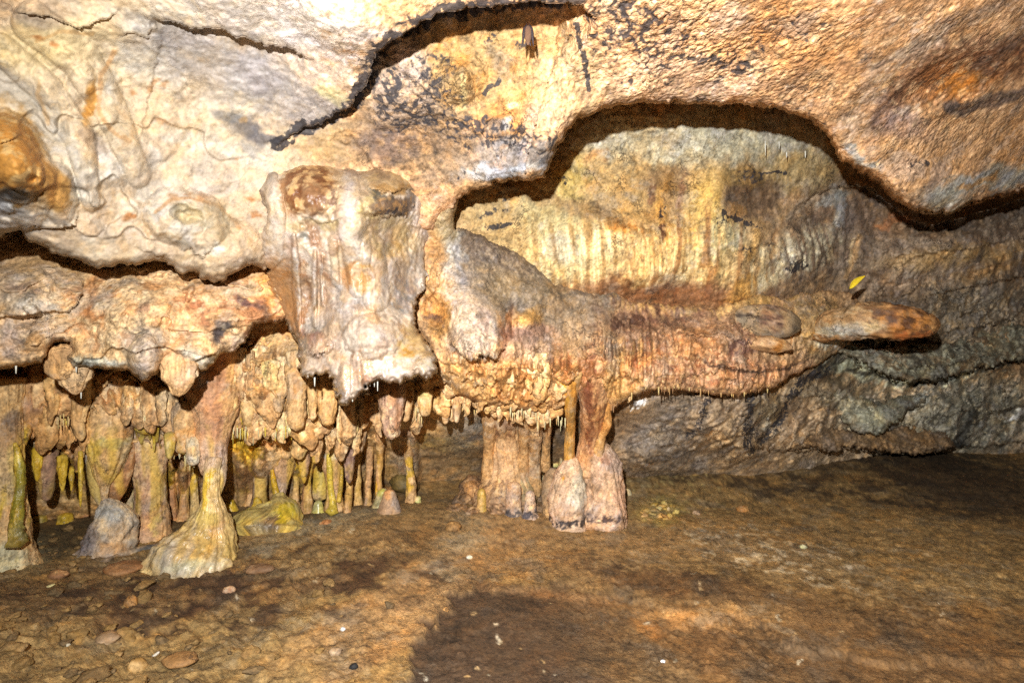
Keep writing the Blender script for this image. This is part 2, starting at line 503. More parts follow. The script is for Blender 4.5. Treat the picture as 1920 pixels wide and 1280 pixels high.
# ------------------------------------------------------------------ SETTING: ceiling, back wall, floor
def paint_ceiling(p):
    U, V = p.U, p.V
    p.C[:] = (196, 150, 106)
    p.grain((206, 158, 118), (222, 186, 146), 0.6, 0.6)
    p.e(1500, 60, 260, 120, 10, (203, 146, 90), 0.55, .6)
    p.e(1250, 150, 200, 70, 0, (212, 172, 140), 0.6, .6)
    p.e(1700, 300, 260, 60, -8, (214, 164, 112), 0.6, .6)
    # left cream swell
    p.e(230, 240, 330, 330, 0, (222, 200, 166), 0.95, .4)
    p.e(240, 440, 330, 90, 0, (222, 196, 164), 0.9, .5)
    p.mottle(280, 260, 260, 220, 0, (232, 224, 208), 0.7, 9, 0.05)
    p.mottle(260, 330, 240, 160, 0, (216, 176, 128), 0.55, 22, 0.12)
    p.e(60, 90, 130, 50, -10, (222, 196, 138), 0.7, .5)
    p.e(640, 60, 200, 110, 0, (212, 192, 176), 0.85, .5)
    p.e(500, 20, 200, 50, 8, (228, 214, 200), 0.8, .5)
    p.e(430, 130, 190, 52, 24, (178, 168, 162), 0.85, .45)
    p.e(540, 175, 110, 46, 30, (180, 168, 162), 0.8, .45)
    p.mottle(440, 140, 180, 60, 24, (205, 196, 190), 0.5, 40, 0.05)
    p.e(90, 30, 60, 22, 0, (150, 130, 110), 0.6, .5)
    p.e(735, 18, 75, 34, 0, (206, 150, 88), 0.6, .6)
    p.mottle(700, 60, 110, 90, 0, (206, 150, 96), 0.6, 30, 0.15)
    # grey diagonal band and the orange knob on the far left
    p.line([(-40, 120), (40, 190), (110, 260), (150, 330)], 34, (182, 172, 158), 0.75)
    p.line([(160, 250), (200, 300)], 16, (168, 148, 132), 0.6)
    p.e(18, 300, 66, 95, -20, (196, 132, 46), 0.92, .25)
    p.e(104, 350, 26, 45, -15, (204, 144, 60), 0.8, .3)
    p.mottle(20, 300, 60, 90, 0, (226, 196, 140), 0.6, 30, 0.12)
    p.e(14, 385, 52, 30, -10, (160, 162, 168), 0.85, .35)
    p.e(20, 362, 28, 16, -10, (70, 68, 68), 0.85, .4)
    p.e(30, 392, 12, 7, 0, (170, 125, 60), 0.8)
    p.e(30, 420, 80, 18, -8, (206, 196, 186), 0.8)
    p.e(166, 190, 10, 34, 12, (208, 140, 50), 0.85, .4)
    for (u, v, r1) in [(310, 218, 11), (325, 360, 12), (385, 371, 13), (357, 363, 7), (240, 412, 10), (283, 152, 9), (300, 160, 6), (250, 165, 10), (440, 300, 6), (480, 410, 8), (75, 75, 12), (110, 85, 10), (475, 375, 10), (350, 412, 5)]:
        p.e(u, v, r1, r1 * 0.6, 10, (184, 112, 52), 0.75, .5)
    p.e(200, 300, 22, 10, 40, (236, 230, 222), 0.8)
    p.e(212, 318, 14, 20, 30, (238, 234, 228), 0.8)
    # blue-grey bruise
    p.e(462, 240, 40, 20, 32, (112, 106, 108), 0.8, .5)
    p.e(425, 213, 26, 11, 25, (120, 122, 128), 0.8, .5)
    p.e(495, 257, 30, 13, 20, (98, 94, 98), 0.75, .5)
    p.e(455, 228, 12, 9, 0, (190, 150, 100), 0.7)
    p.e(470, 275, 24, 12, 10, (160, 154, 148), 0.7)
    p.e(620, 172, 34, 14, 30, (206, 196, 142), 0.7)
    # pit
    p.e(352, 405, 34, 22, 10, (214, 196, 150), 0.7)
    # the yellow recess under the arch
    p.e(900, 180, 230, 170, 0, (166, 130, 86), 0.9, .2)
    p.e(920, 120, 150, 80, 0, (162, 130, 82), 0.8, .5)
    p.e(985, 150, 60, 60, 0, (172, 138, 92), 0.7)
    p.mottle(920, 140, 150, 90, 0, (168, 116, 56), 0.55, 24, 0.12)
    p.e(745, 190, 62, 84, 10, (156, 136, 122), 0.85, .4)
    p.e(770, 115, 34, 34, 0, (186, 160, 142), 0.8, .5)
    p.mottle(740, 190, 70, 90, 0, (188, 150, 110), 0.55, 45, 0.1)
    p.e(640, 270, 80, 40, -10, (186, 150, 100), 0.85, .5)
    p.e(830, 270, 150, 48, 8, (120, 98, 78), 0.85, .5)
    p.e(720, 270, 60, 34, 0, (118, 96, 84), 0.8, .5)
    p.mottle(820, 270, 170, 50, 0, (170, 136, 98), 0.6, 40, 0.12)
    p.e(960, 222, 70, 30, -12, (186, 122, 58), 0.8, .5)
    p.e(1030, 230, 50, 40, 20, (196, 158, 124), 0.85, .5)
    p.e(1060, 150, 60, 60, 0, (212, 174, 128), 0.8, .5)
    p.e(975, 290, 75, 30, -8, (128, 126, 132), 0.85, .4)
    p.e(880, 315, 90, 22, -14, (140, 122, 106), 0.8, .5)
    p.e(950, 316, 80, 9, -5, (176, 180, 188), 0.8, .5)
    p.mottle(960, 280, 100, 50, 0, (190, 150, 118), 0.55, 36, 0.15)
    p.e(945, 238, 11, 14, 0, (226, 222, 208), 0.9, .3)
    p.e(930, 238, 26, 16, 0, (128, 126, 130), 0.55)
    p.e(960, 200, 16, 8, 30, (220, 204, 160), 0.8)
    p.line([(865, 140), (868, 160), (862, 200)], 7, (214, 186, 122), 0.7)
    p.line([(880, 140), (874, 160)], 6, (148, 108, 60), 0.7)
    # black manganese
    p.blk(1250, 110, 330, 200, 0, 0.33); p.blk(1550, 160, 420, 260, 0, 0.26); p.blk(850, 200, 260, 160, 0, 0.30)
    p.M[:, 0] *= sstep(560, 720, U) * (1 - 0.65 * sstep(1450, 1650, U))
    p.blkline([(520, 272), (560, 246), (610, 225), (655, 200), (690, 150), (697, 112), (720, 86), (760, 60), (805, 36), (830, 24), (900, 10), (1000, 2), (1090, 2)], 26, 0.62)
    p.blk(1150, 20, 95, 34, 20, 0.5); p.blk(1200, 62, 75, 42, 30, 0.5); p.blk(1250, 120, 70, 50, 10, 0.42)
    p.blk(1230, 30, 150, 40, 5, 0.42)
    p.blk(1365, 122, 80, 20, 5, 0.5); p.blk(1335, 185, 55, 14, -10, 0.5); p.blk(1430, 130, 50, 16, -10, 0.42)
    p.blk(1420, 20, 60, 40, 60, 0.38); p.blk(1300, 70, 90, 60, 0, 0.36)
    p.blk(980, 90, 24, 14, 0, 0.5)
    p.blkline([(1082, 50), (1086, 90), (1090, 130), (1102, 164)], 9, 0.66)
    p.blkline([(1070, 70), (1090, 72), (1130, 60), (1134, 105)], 8, 0.55)
    p.blkline([(905, 178), (915, 165), (935, 150)], 8, 0.62)
    p.blkline([(795, 172), (812, 150), (820, 145)], 8, 0.62)
    p.blkline([(735, 130), (748, 150), (745, 175), (762, 185), (752, 205)], 9, 0.6)
    p.blkline([(720, 150), (728, 170), (740, 168)], 7, 0.55)
    p.blkline([(850, 225), (870, 240), (900, 235), (908, 225)], 9, 0.58)
    p.blk(900, 260, 60, 22, 15, 0.46); p.blk(975, 255, 60, 20, -10, 0.46); p.blk(1010, 275, 40, 26, 0, 0.46)
    p.blk(760, 215, 50, 18, 20, 0.42); p.blk(800, 225, 60, 14, 20, 0.42)
    p.blk(1045, 262, 12, 30, 15, 0.5); p.blk(960, 236, 10, 12, 0, 0.5)
    p.blk(870, 330, 16, 8, -20, 0.5); p.blk(920, 78, 9, 14, 20, 0.62)
    p.blk(1170, 40, 130, 50, 20, 0.52); p.blk(1240, 90, 110, 60, 10, 0.47); p.blk(1360, 120, 110, 40, 5, 0.47); p.blk(1300, 185, 90, 20, -5, 0.46); p.blk(1130, 90, 60, 60, 0, 0.44); p.blk(1480, 60, 120, 50, -20, .40); p.blk(770, 190, 100, 80, 20, .50); p.blk(900, 255, 150, 44, 5, .50); p.blk(800, 130, 60, 40, -20, .46); p.blk(1500, 200, 110, 40, 10, .38)
    p.blkline([(690, 160), (697, 112), (722, 84), (762, 58), (808, 34), (840, 22), (905, 8)], 40, 0.52)
    # right-hand stains
    p.line([(1650, 225), (1672, 190), (1690, 168), (1730, 138), (1770, 98), (1830, 92), (1930, 84)], 24, (96, 66, 50), 0.8)
    p.e(1790, 150, 90, 44, -18, (150, 92, 44), 0.8, .4)
    p.e(1800, 158, 40, 18, -18, (196, 122, 44), 0.8, .5)
    p.e(1880, 110, 70, 34, -10, (120, 78, 50), 0.8, .4)
    p.line([(1776, 200), (1800, 208), (1840, 194), (1890, 182), (1940, 170)], 13, (92, 78, 72), 0.85)
    p.e(1690, 230, 60, 26, 30, (150, 124, 112), 0.7, .5)
    p.line([(1630, 130), (1700, 90), (1760, 76)], 8, (150, 128, 104), 0.5)
    p.blkline([(1610, 115), (1640, 102), (1660, 106)], 6, 0.5)
    p.blkline([(1700, 320), (1720, 306), (1745, 312)], 7, 0.52)
    p.e(1850, 338, 130, 20, -13, (170, 176, 176), 0.8, .4)
    p.e(1770, 378, 46, 24, -10, (190, 190, 178), 0.8, .4)
    p.e(1830, 346, 38, 8, -12, (198, 146, 88), 0.75)
    p.e(1620, 292, 40, 10, 35, (150, 156, 158), 0.8)
    p.line([(1900, 60), (1700, 110), (1560, 70)], 20, (186, 140, 96), 0.3)
    p.mottle(1500, 100, 420, 220, 0, (228, 194, 150), 0.5, 34, 0.12)
    p.mottle(1500, 100, 420, 220, 0, (166, 120, 84), 0.5, 22, 0.18)
    p.chan(1, 1280, 110, 360, 150, 0, 1.0)
    p.chan(1, 1650, 160, 300, 200, 0, 0.5)
    p.chan(1, 800, 190, 170, 110, 0, 0.45)
    p.M[:, 3] = 1 - 0.6 * p.emask(230, 250, 380, 330, 0, .3)
    p.e(330, 200, 90, 60, 20, (222, 190, 150), .5, .6); p.e(300, 330, 120, 50, 10, (214, 196, 176), .5, .6); p.e(420, 330, 60, 60, 0, (206, 186, 168), .5, .6)
    p.line([(215, 95), (190, 140), (182, 200), (200, 240), (240, 262)], 5, (206, 152, 96), .6); p.line([(75, 150), (68, 180), (90, 230)], 4, (200, 160, 110), .6); p.line([(290, 395), (320, 372), (360, 372), (410, 390), (450, 430)], 4, (196, 142, 90), .65); p.line([(175, 60), (110, 62), (70, 80)], 4, (196, 150, 90), .6)
    p.e(410, 420, 26, 40, -30, (176, 160, 130), .6, .5); p.e(412, 462, 12, 10, 0, (232, 226, 214), .9)
    p.C *= (1 - 0.24 * sstep(900, 420, U))[:, None]  # colour darkened towards the left to offset the flash's hot side
    p.tone(0.15)


CEIL_EDGE = [(-420, 490), (-60, 462), (0, 441), (38, 430), (48, 452), (77, 462), (111, 477), (141, 484), (158, 494), (181, 500), (201, 496), (228, 495), (255, 497), (285, 490), (302, 489), (320, 500), (336, 510), (353, 511), (372, 506), (377, 524), (396, 528), (420, 526), (430, 514), (447, 507), (470, 497), (484, 500), (500, 505), (520, 480), (560, 440), (700, 430), (812, 430), (830, 402), (860, 374), (884, 356), (925, 342), (975, 336), (1018, 330), (1030, 312), (1046, 272), (1062, 246), (1085, 222), (1115, 206), (1150, 196), (1200, 191), (1250, 189), (1300, 190), (1350, 193), (1400, 192), (1450, 197), (1500, 214), (1540, 236), (1562, 256), (1572, 284), (1590, 300), (1622, 322), (1650, 340), (1685, 370), (1712, 392), (1752, 401), (1785, 396), (1830, 376), (1920, 352), (2300, 262), (2300, -700), (-420, -700)]
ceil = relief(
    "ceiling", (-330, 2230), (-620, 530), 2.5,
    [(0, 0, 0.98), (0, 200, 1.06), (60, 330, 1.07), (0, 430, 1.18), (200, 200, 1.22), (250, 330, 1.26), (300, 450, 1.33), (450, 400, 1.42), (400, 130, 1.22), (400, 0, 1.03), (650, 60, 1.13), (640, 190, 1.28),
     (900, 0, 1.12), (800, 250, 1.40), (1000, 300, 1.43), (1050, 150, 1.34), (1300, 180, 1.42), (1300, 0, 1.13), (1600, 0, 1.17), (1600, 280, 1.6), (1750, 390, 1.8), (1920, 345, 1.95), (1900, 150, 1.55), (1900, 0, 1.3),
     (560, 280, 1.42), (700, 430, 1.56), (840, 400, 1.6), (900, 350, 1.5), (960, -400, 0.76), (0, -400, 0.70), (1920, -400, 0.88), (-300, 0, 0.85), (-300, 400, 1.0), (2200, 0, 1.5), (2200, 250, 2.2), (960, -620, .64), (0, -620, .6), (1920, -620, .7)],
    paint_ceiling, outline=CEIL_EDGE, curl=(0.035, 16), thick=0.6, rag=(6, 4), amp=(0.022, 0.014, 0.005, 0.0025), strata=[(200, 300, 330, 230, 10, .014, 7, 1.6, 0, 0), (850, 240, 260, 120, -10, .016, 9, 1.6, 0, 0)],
    steps=[
        # arch of the near slab over the yellow recess
        ([(515, 274, 0.0), (560, 247, 0.035), (610, 226, 0.06), (655, 200, 0.09), (686, 160, 0.11), (694, 132, 0.13), (698, 112, 0.15), (720, 86, 0.18), (760, 62, 0.2), (805, 37, 0.22), (830, 25, 0.23), (900, 11, 0.24), (1000, 5, 0.24), (1050, 6, 0.20), (1085, 12, 0.11), (1126, 40, 0.0)], 210, 'set'),
        ([(285, 34, 0.0), (310, 36, 0.03), (356, 53, 0.045), (383, 50, 0.05), (430, 62, 0.055), (470, 72, 0.06), (500, 84, 0.06), (530, 86, 0.055), (560, 102, 0.045), (592, 120, 0.0)], 120, 'set'),
        ([(20, 16, 0), (50, 24, .02), (100, 32, .02), (150, 52, .025), (190, 36, .02), (230, 14, 0)], 40, 'lip'),
        ([(215, 72, 0), (232, 60, .015), (275, 68, .015), (300, 46, 0)], 30, 'lip'),
        ([(640, 170, 0), (660, 162, .015), (690, 148, 0)], 20, 'lip'),
        ([(30, 448, 0.0), (64, 424, .02), (100, 428, .03), (140, 420, .035), (150, 395, 0.0)], 40, 'lip'),
        ([(140, 425, 0.0), (160, 440, .02), (180, 440, .02), (205, 425, 0.0)], 26, 'lip'),
        ([(250, 466, 0.0), (275, 470, .02), (300, 480, .02), (330, 478, .0)], 26, 'lip'),
        ([(340, 468, 0.0), (358, 466, .02), (380, 484, .025), (400, 466, .02), (425, 450, 0.0)], 24, 'lip'),
        ([(885, 352, 0), (930, 341, .012), (990, 336, .012), (1030, 325, 0)], 18, 'lip'),
        ([(1600, 300, 0), (1640, 320, .015), (1680, 352, .02), (1720, 362, 0)], 22, 'lip'),
        ([(1640, 218, 0), (1675, 180, .012), (1720, 140, .012), (1780, 92, .012), (1850, 86, 0)], 26, 'lip'),
        ([(1780, 210, 0), (1830, 200, .01), (1920, 176, 0.01), (2000, 160, 0)], 20, 'lip'),
    ],
    bulges=[
        (10, 320, 92, 125, -20, 0.075, 0.8), (18, 300, 62, 88, -20, 0.05, 0.6), (104, 360, 40, 62, -18, 0.035, 0.7), (350, 410, 85, 58, 12, 0.05, 0.8), (352, 402, 34, 18, 10, -0.035, 1.0),
        (430, 470, 70, 60, -20, 0.05, 0.8), (230, 250, 150, 90, -30, 0.03, 1), (170, 190, 60, 80, 15, 0.025, 0.8), (120, 150, 60, 60, 15, 0.02, 0.8), (860, 150, 60, 45, -30, 0.03, 0.8), (870, 165, 22, 40, 0, 0.02, 0.8),
        (930, 240, 26, 22, 0, -0.02, 1), (740, 190, 70, 60, 0, 0.03, 1), (1780, 150, 110, 50, -20, -0.03, 1.2), (1000, 290, 70, 50, -10, 0.035, 0.8),
        (640, 40, 100, 60, 20, 0.03, 1), (1250, 90, 220, 90, -10, 0.02, 1), (1750, 350, 90, 50, -5, 0.04, 0.8), (1450, 130, 120, 50, -20, 0.018, 1),
    ],
    ridges=[([(60, 40), (150, 110), (210, 210, .8), (260, 330, .6)], 40, 0.02), ([(0, 90), (90, 170), (150, 260), (170, 380, .6)], 30, 0.018)],
)
struct(ceil)


def paint_wall(p):
    U, V = p.U, p.V
    p.C[:] = (148, 118, 84)
    p.grain((132, 106, 80), (178, 146, 106), 0.6, 0.6)
    # alcove flowstone
    p.e(1140, 400, 300, 190, 0, (186, 152, 98), 0.92, .35)
    p.e(1120, 490, 190, 80, 0, (208, 178, 122), 0.85, .5)
    p.e(1280, 500, 140, 70, 0, (206, 170, 112), 0.8, .5)
    p.e(1260, 262, 260, 50, 2, (166, 158, 134), 0.85, .5)
    p.mottle(1260, 262, 250, 46, 2, (196, 192, 172), 0.6, 24, 0.08)
    p.e(1420, 250, 150, 46, 6, (160, 158, 138), 0.7, .5)
    p.e(1500, 320, 80, 40, 10, (156, 136, 92), 0.8, .5)
    p.e(930, 380, 70, 44, -8, (158, 134, 92), 0.8, .4)
    p.e(960, 340, 70, 22, -8, (134, 108, 76), 0.7, .5)
    p.e(1040, 400, 60, 50, 0, (166, 158, 118), 0.65, .5)
    p.e(1150, 340, 90, 40, 0, (170, 140, 92), 0.7, .5)
    p.e(1250, 335, 44, 24, 0, (128, 100, 70), 0.75, .5)
    p.e(1075, 330, 24, 34, 10, (190, 166, 84), 0.6, .6)
    p.e(1120, 296, 22, 10, -30, (176, 124, 70), 0.6)
    p.e(1105, 395, 130, 12, 16, (140, 106, 66), 0.6, .6)
    p.e(1170, 425, 40, 8, 16, (186, 118, 44), 0.7, .6)
    p.e(1250, 400, 22, 70, 0, (196, 140, 62), 0.75, .5)
    p.e(1248, 440, 8, 16, 10, (96, 56, 34), 0.85)
    p.e(1280, 370, 7, 44, 0, (142, 96, 66), 0.6, .5)
    p.e(1222, 368, 5, 20, 0, (120, 80, 54), 0.7)
    p.e(1330, 420, 36, 90, 0, (214, 176, 96), 0.85, .5)
    p.e(1350, 445, 34, 30, 0, (206, 200, 158), 0.85, .35)
    p.e(1320, 470, 30, 26, 0, (198, 190, 142), 0.6, .5)
    p.e(1205, 470, 8, 14, 10, (204, 194, 150), 0.8); p.e(1205, 490, 12, 10, 0, (150, 120, 80), 0.7)
    p.e(1085, 465, 6, 16, 15, (112, 110, 100), 0.7)
    p.e(1060, 480, 40, 40, 0, (196, 184, 140), 0.5, .5)
    p.streak(1130, 500, 180, 80, 0, (238, 216, 164), 0.8, 100, .12, .05)
    p.streak(1150, 490, 200, 90, 0, (150, 110, 58), 0.7, 44, .1, .12)
    p.streak(1300, 500, 130, 80, 0, (236, 204, 144), 0.7, 95, .05, .05)
    p.streak(1300, 480, 110, 90, 0, (150, 96, 50), 0.65, 40, .0, .12)
    p.e(1250, 556, 180, 26, 4, (124, 74, 44), 0.75, .5)
    p.e(1400, 540, 50, 20, -30, (204, 150, 70), 0.7)
    p.C *= (1 - .02 * p.emask(1180, 480, 260, 110, 0, .5))[:, None]
    # grey-brown right half
    p.e(1410, 370, 52, 44, 0, (84, 66, 50), 0.85, .3)
    p.e(1390, 330, 50, 16, 0, (124, 98, 52), 0.6)
    p.e(1380, 395, 20, 14, 0, (190, 140, 78), 0.6)
    p.blk(1372, 405, 30, 9, 10, 0.66); p.blk(1405, 425, 34, 9, 5, 0.62); p.blk(1385, 476, 16, 8, 0, 0.62); p.blk(1345, 420, 26, 16, 0, 0.45)
    p.blk(925, 400, 40, 8, -6, 0.5); p.blk(935, 420, 36, 7, -6, 0.6); p.blk(950, 370, 34, 10, 0, 0.5); p.blk(1062, 340, 7, 8, 0, 0.62)
    p.blk(1248, 395, 7, 26, 0, 0.5); p.blk(1400, 330, 36, 10, 0, 0.5); p.blkline([(1410, 326), (1440, 322), (1470, 320)], 4, 0.62)
    p.e(1760, 460, 300, 110, -4, (126, 112, 98), 0.85, .4)
    p.mottle(1700, 450, 260, 120, 0, (104, 84, 66), 0.7, 14, 0.05)
    p.e(1800, 480, 140, 18, -6, (156, 124, 74), 0.6, .6)
    p.e(1850, 510, 110, 10, -12, (150, 116, 70), 0.5, .6)
    p.e(1620, 400, 90, 40, 20, (126, 104, 86), 0.7, .5)
    p.e(1680, 418, 40, 8, 0, (170, 110, 68), 0.6)
    p.line([(1560, 350), (1575, 370), (1572, 420)], 9, (170, 176, 178), 0.7)
    p.e(1560, 372, 30, 10, -20, (166, 172, 172), 0.65)
    p.line([(1480, 410), (1520, 372), (1570, 350), (1605, 345), (1640, 360)], 8, (158, 140, 118), 0.6)
    p.e(1502, 340, 10, 14, 0, (190, 168, 126), 0.8); p.e(1522, 330, 9, 9, 0, (190, 168, 126), 0.8)
    p.streak(1510, 470, 60, 40, -30, (206, 194, 164), 1.0, 46, .5, -.1)
    p.streak(1440, 500, 40, 44, -20, (200, 186, 150), 0.9, 46, .3, -.1)
    p.line([(1420, 440), (1404, 480)], 10, (206, 162, 96), 0.8)
    p.line([(1614, 445), (1604, 480), (1586, 520)], 6, (186, 150, 106), 0.8)
    p.line([(1602, 450), (1594, 490)], 3, (206, 180, 134), 0.6)
    p.blk(1500, 495, 24, 18, 0, 0.55); p.blk(1450, 460, 24, 10, 0, 0.45)
    p.e(1750, 600, 230, 60, -10, (112, 104, 92), 0.9, .4)
    p.mottle(1760, 600, 200, 60, 0, (140, 116, 82), 0.5, 20, 0.08)
    p.line([(1590, 590), (1660, 570), (1720, 560)], 26, (84, 66, 50), 0.5)
    # recess under the right-hand shelf
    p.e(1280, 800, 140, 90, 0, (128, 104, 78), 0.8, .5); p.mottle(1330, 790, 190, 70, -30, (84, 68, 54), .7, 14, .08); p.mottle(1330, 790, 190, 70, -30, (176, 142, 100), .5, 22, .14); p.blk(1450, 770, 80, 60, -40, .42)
    p.e(1330, 790, 70, 40, -50, (150, 116, 78), 0.8, .5)
    p.e(1380, 830, 44, 44, 0, (158, 122, 78), 0.75, .5)
    p.e(1225, 845, 60, 34, 20, (116, 102, 90), 0.7, .5)
    p.streak(1300, 820, 120, 60, 0, (100, 84, 72), 0.6, 30, -.5, .1)
    p.blkline([(1410, 738), (1405, 790), (1402, 840)], 13, 0.60)
    p.blkline([(1545, 690), (1500, 720), (1465, 780), (1425, 826)], 15, 0.60)
    p.blkline([(1330, 740), (1318, 780), (1300, 812), (1288, 812)], 12, 0.56)
    p.line([(1540, 705), (1620, 745), (1560, 760)], 10, (52, 44, 36), 0.6)
    p.e(1490, 770, 34, 24, -50, (120, 88, 54), 0.7)
    p.e(1520, 820, 60, 26, -20, (142, 112, 78), 0.75, .5)
    p.e(1440, 760, 30, 30, 0, (126, 104, 68), 0.7)
    p.e(1436, 795, 16, 10, 0, (150, 150, 140), 0.7)
    p.e(1560, 730, 90, 24, 0, (122, 104, 76), 0.7, .5)
    p.e(1660, 692, 130, 22, 6, (160, 164, 142), 0.9, .3)
    p.e(1750, 702, 90, 18, -4, (166, 172, 152), 0.9, .35)
    p.line([(1590, 694), (1640, 698), (1670, 716), (1710, 720), (1760, 716), (1830, 696), (1880, 682), (1930, 672)], 4, (40, 38, 34), .75)
    p.line([(1530, 690), (1580, 672), (1650, 664), (1700, 672)], 3, (50, 46, 38), .6)
    p.line([(1592, 792), (1620, 812), (1645, 810), (1668, 794), (1692, 768), (1728, 755)], 4, (40, 38, 34), .7)
    p.e(1800, 670, 110, 16, -12, (126, 132, 112), 0.7, .4)
    p.mottle(1700, 690, 190, 36, 0, (92, 88, 70), 0.7, 24, 0.1)
    p.e(1600, 640, 60, 22, -10, (84, 82, 64), 0.7)
    p.e(1620, 780, 48, 30, 10, (158, 158, 132), 0.9, .35)
    p.e(1600, 755, 60, 12, 10, (140, 136, 112), 0.7)
    p.e(1725, 748, 18, 9, -30, (186, 190, 184), 0.85)
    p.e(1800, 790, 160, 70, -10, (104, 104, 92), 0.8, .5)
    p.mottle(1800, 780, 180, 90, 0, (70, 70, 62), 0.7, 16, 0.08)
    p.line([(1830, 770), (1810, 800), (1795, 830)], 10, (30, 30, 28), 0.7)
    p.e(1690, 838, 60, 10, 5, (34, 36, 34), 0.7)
    p.e(1900, 775, 26, 5, -20, (200, 206, 206), 0.7)
    p.blk(1200, 760, 8, 6, 0, 0.1)
    p.e(1202, 757, 18, 5, -16, (226, 226, 222), 0.95, .2); p.e(1204, 746, 4, 3, 0, (226, 226, 222), 0.9, .2)
    p.e(1190, 764, 9, 3, -16, (226, 226, 222), 0.9, .2)
    p.C *= (1 + 0.28 * sstep(1120, 1180, U) * sstep(690, 740, V) + .24 * sstep(1550, 1700, U) * sstep(400, 460, V))[:, None]  # recess and far right lightened in the colour to make up for flash falloff
    gq = (0.42 * sstep(1140, 1240, U) * sstep(690, 740, V))[:, None]
    p.C += gq * (p.C.mean(1, keepdims=True) * np.array((1.04, 1.0, .92), np.float32) - p.C)
    # niche wall behind the columns on the left
    m = (U < 900) & (V > 560)
    p.mix(m * sstep(920, 860, U) * sstep(560, 640, V), (212, 172, 116))
    k = np.where(m, 1.0, 0.0)
    p.mix(k * sstep(0.0, 0.4, p.n2 + p.n1) * 0.5, (184, 142, 96))
    p.mix(k * sstep(0.05, 0.3, -p.n2 + p.n1 * .5) * 0.55, (224, 186, 130))
    p.streak(300, 800, 420, 140, 0, (226, 186, 128), 0.6, 26, .0, .05)
    p.streak(350, 800, 420, 140, 0, (160, 112, 76), 0.5, 20, .0, .14)
    p.mottle(250, 890, 300, 40, 0, (140, 98, 64), 0.6, 16, 0.08); p.streak(300, 880, 380, 60, 0, (206, 164, 60), .6, 34, 0, .16)
    for (u, v, ru, rv) in [(70, 880, 9, 28), (118, 885, 9, 30), (150, 900, 5, 36), (134, 905, 4, 20), (108, 790, 20, 16), (40, 826, 16, 14), (172, 856, 8, 8), (455, 800, 22, 30), (470, 840, 22, 28), (445, 790, 8, 26), (486, 812, 36, 10), (545, 815, 26, 8), (566, 845, 8, 22), (566, 890, 6, 18), (316, 890, 7, 22)]:
        p.e(u, v, ru, rv, 0, (204, 164, 40), 0.85, .5)
    p.e(820, 832, 70, 9, 0, (182, 152, 62), 0.55, .6)
    p.e(820, 860, 70, 34, 0, (150, 124, 92), 0.7, .5)
    p.e(868, 800, 40, 40, 0, (150, 146, 138), 0.75, .5)
    p.e(760, 850, 24, 56, 0, (196, 182, 160), 0.7, .5)
    p.streak(762, 840, 20, 60, 0, (160, 120, 90), 0.7, 60, 0, 0)
    p.e(685, 860, 60, 60, 0, (186, 146, 92), 0.7, .5)
    p.M[:, 2] = np.maximum(p.M[:, 2], k * 0.3)
    p.tone(0.15)


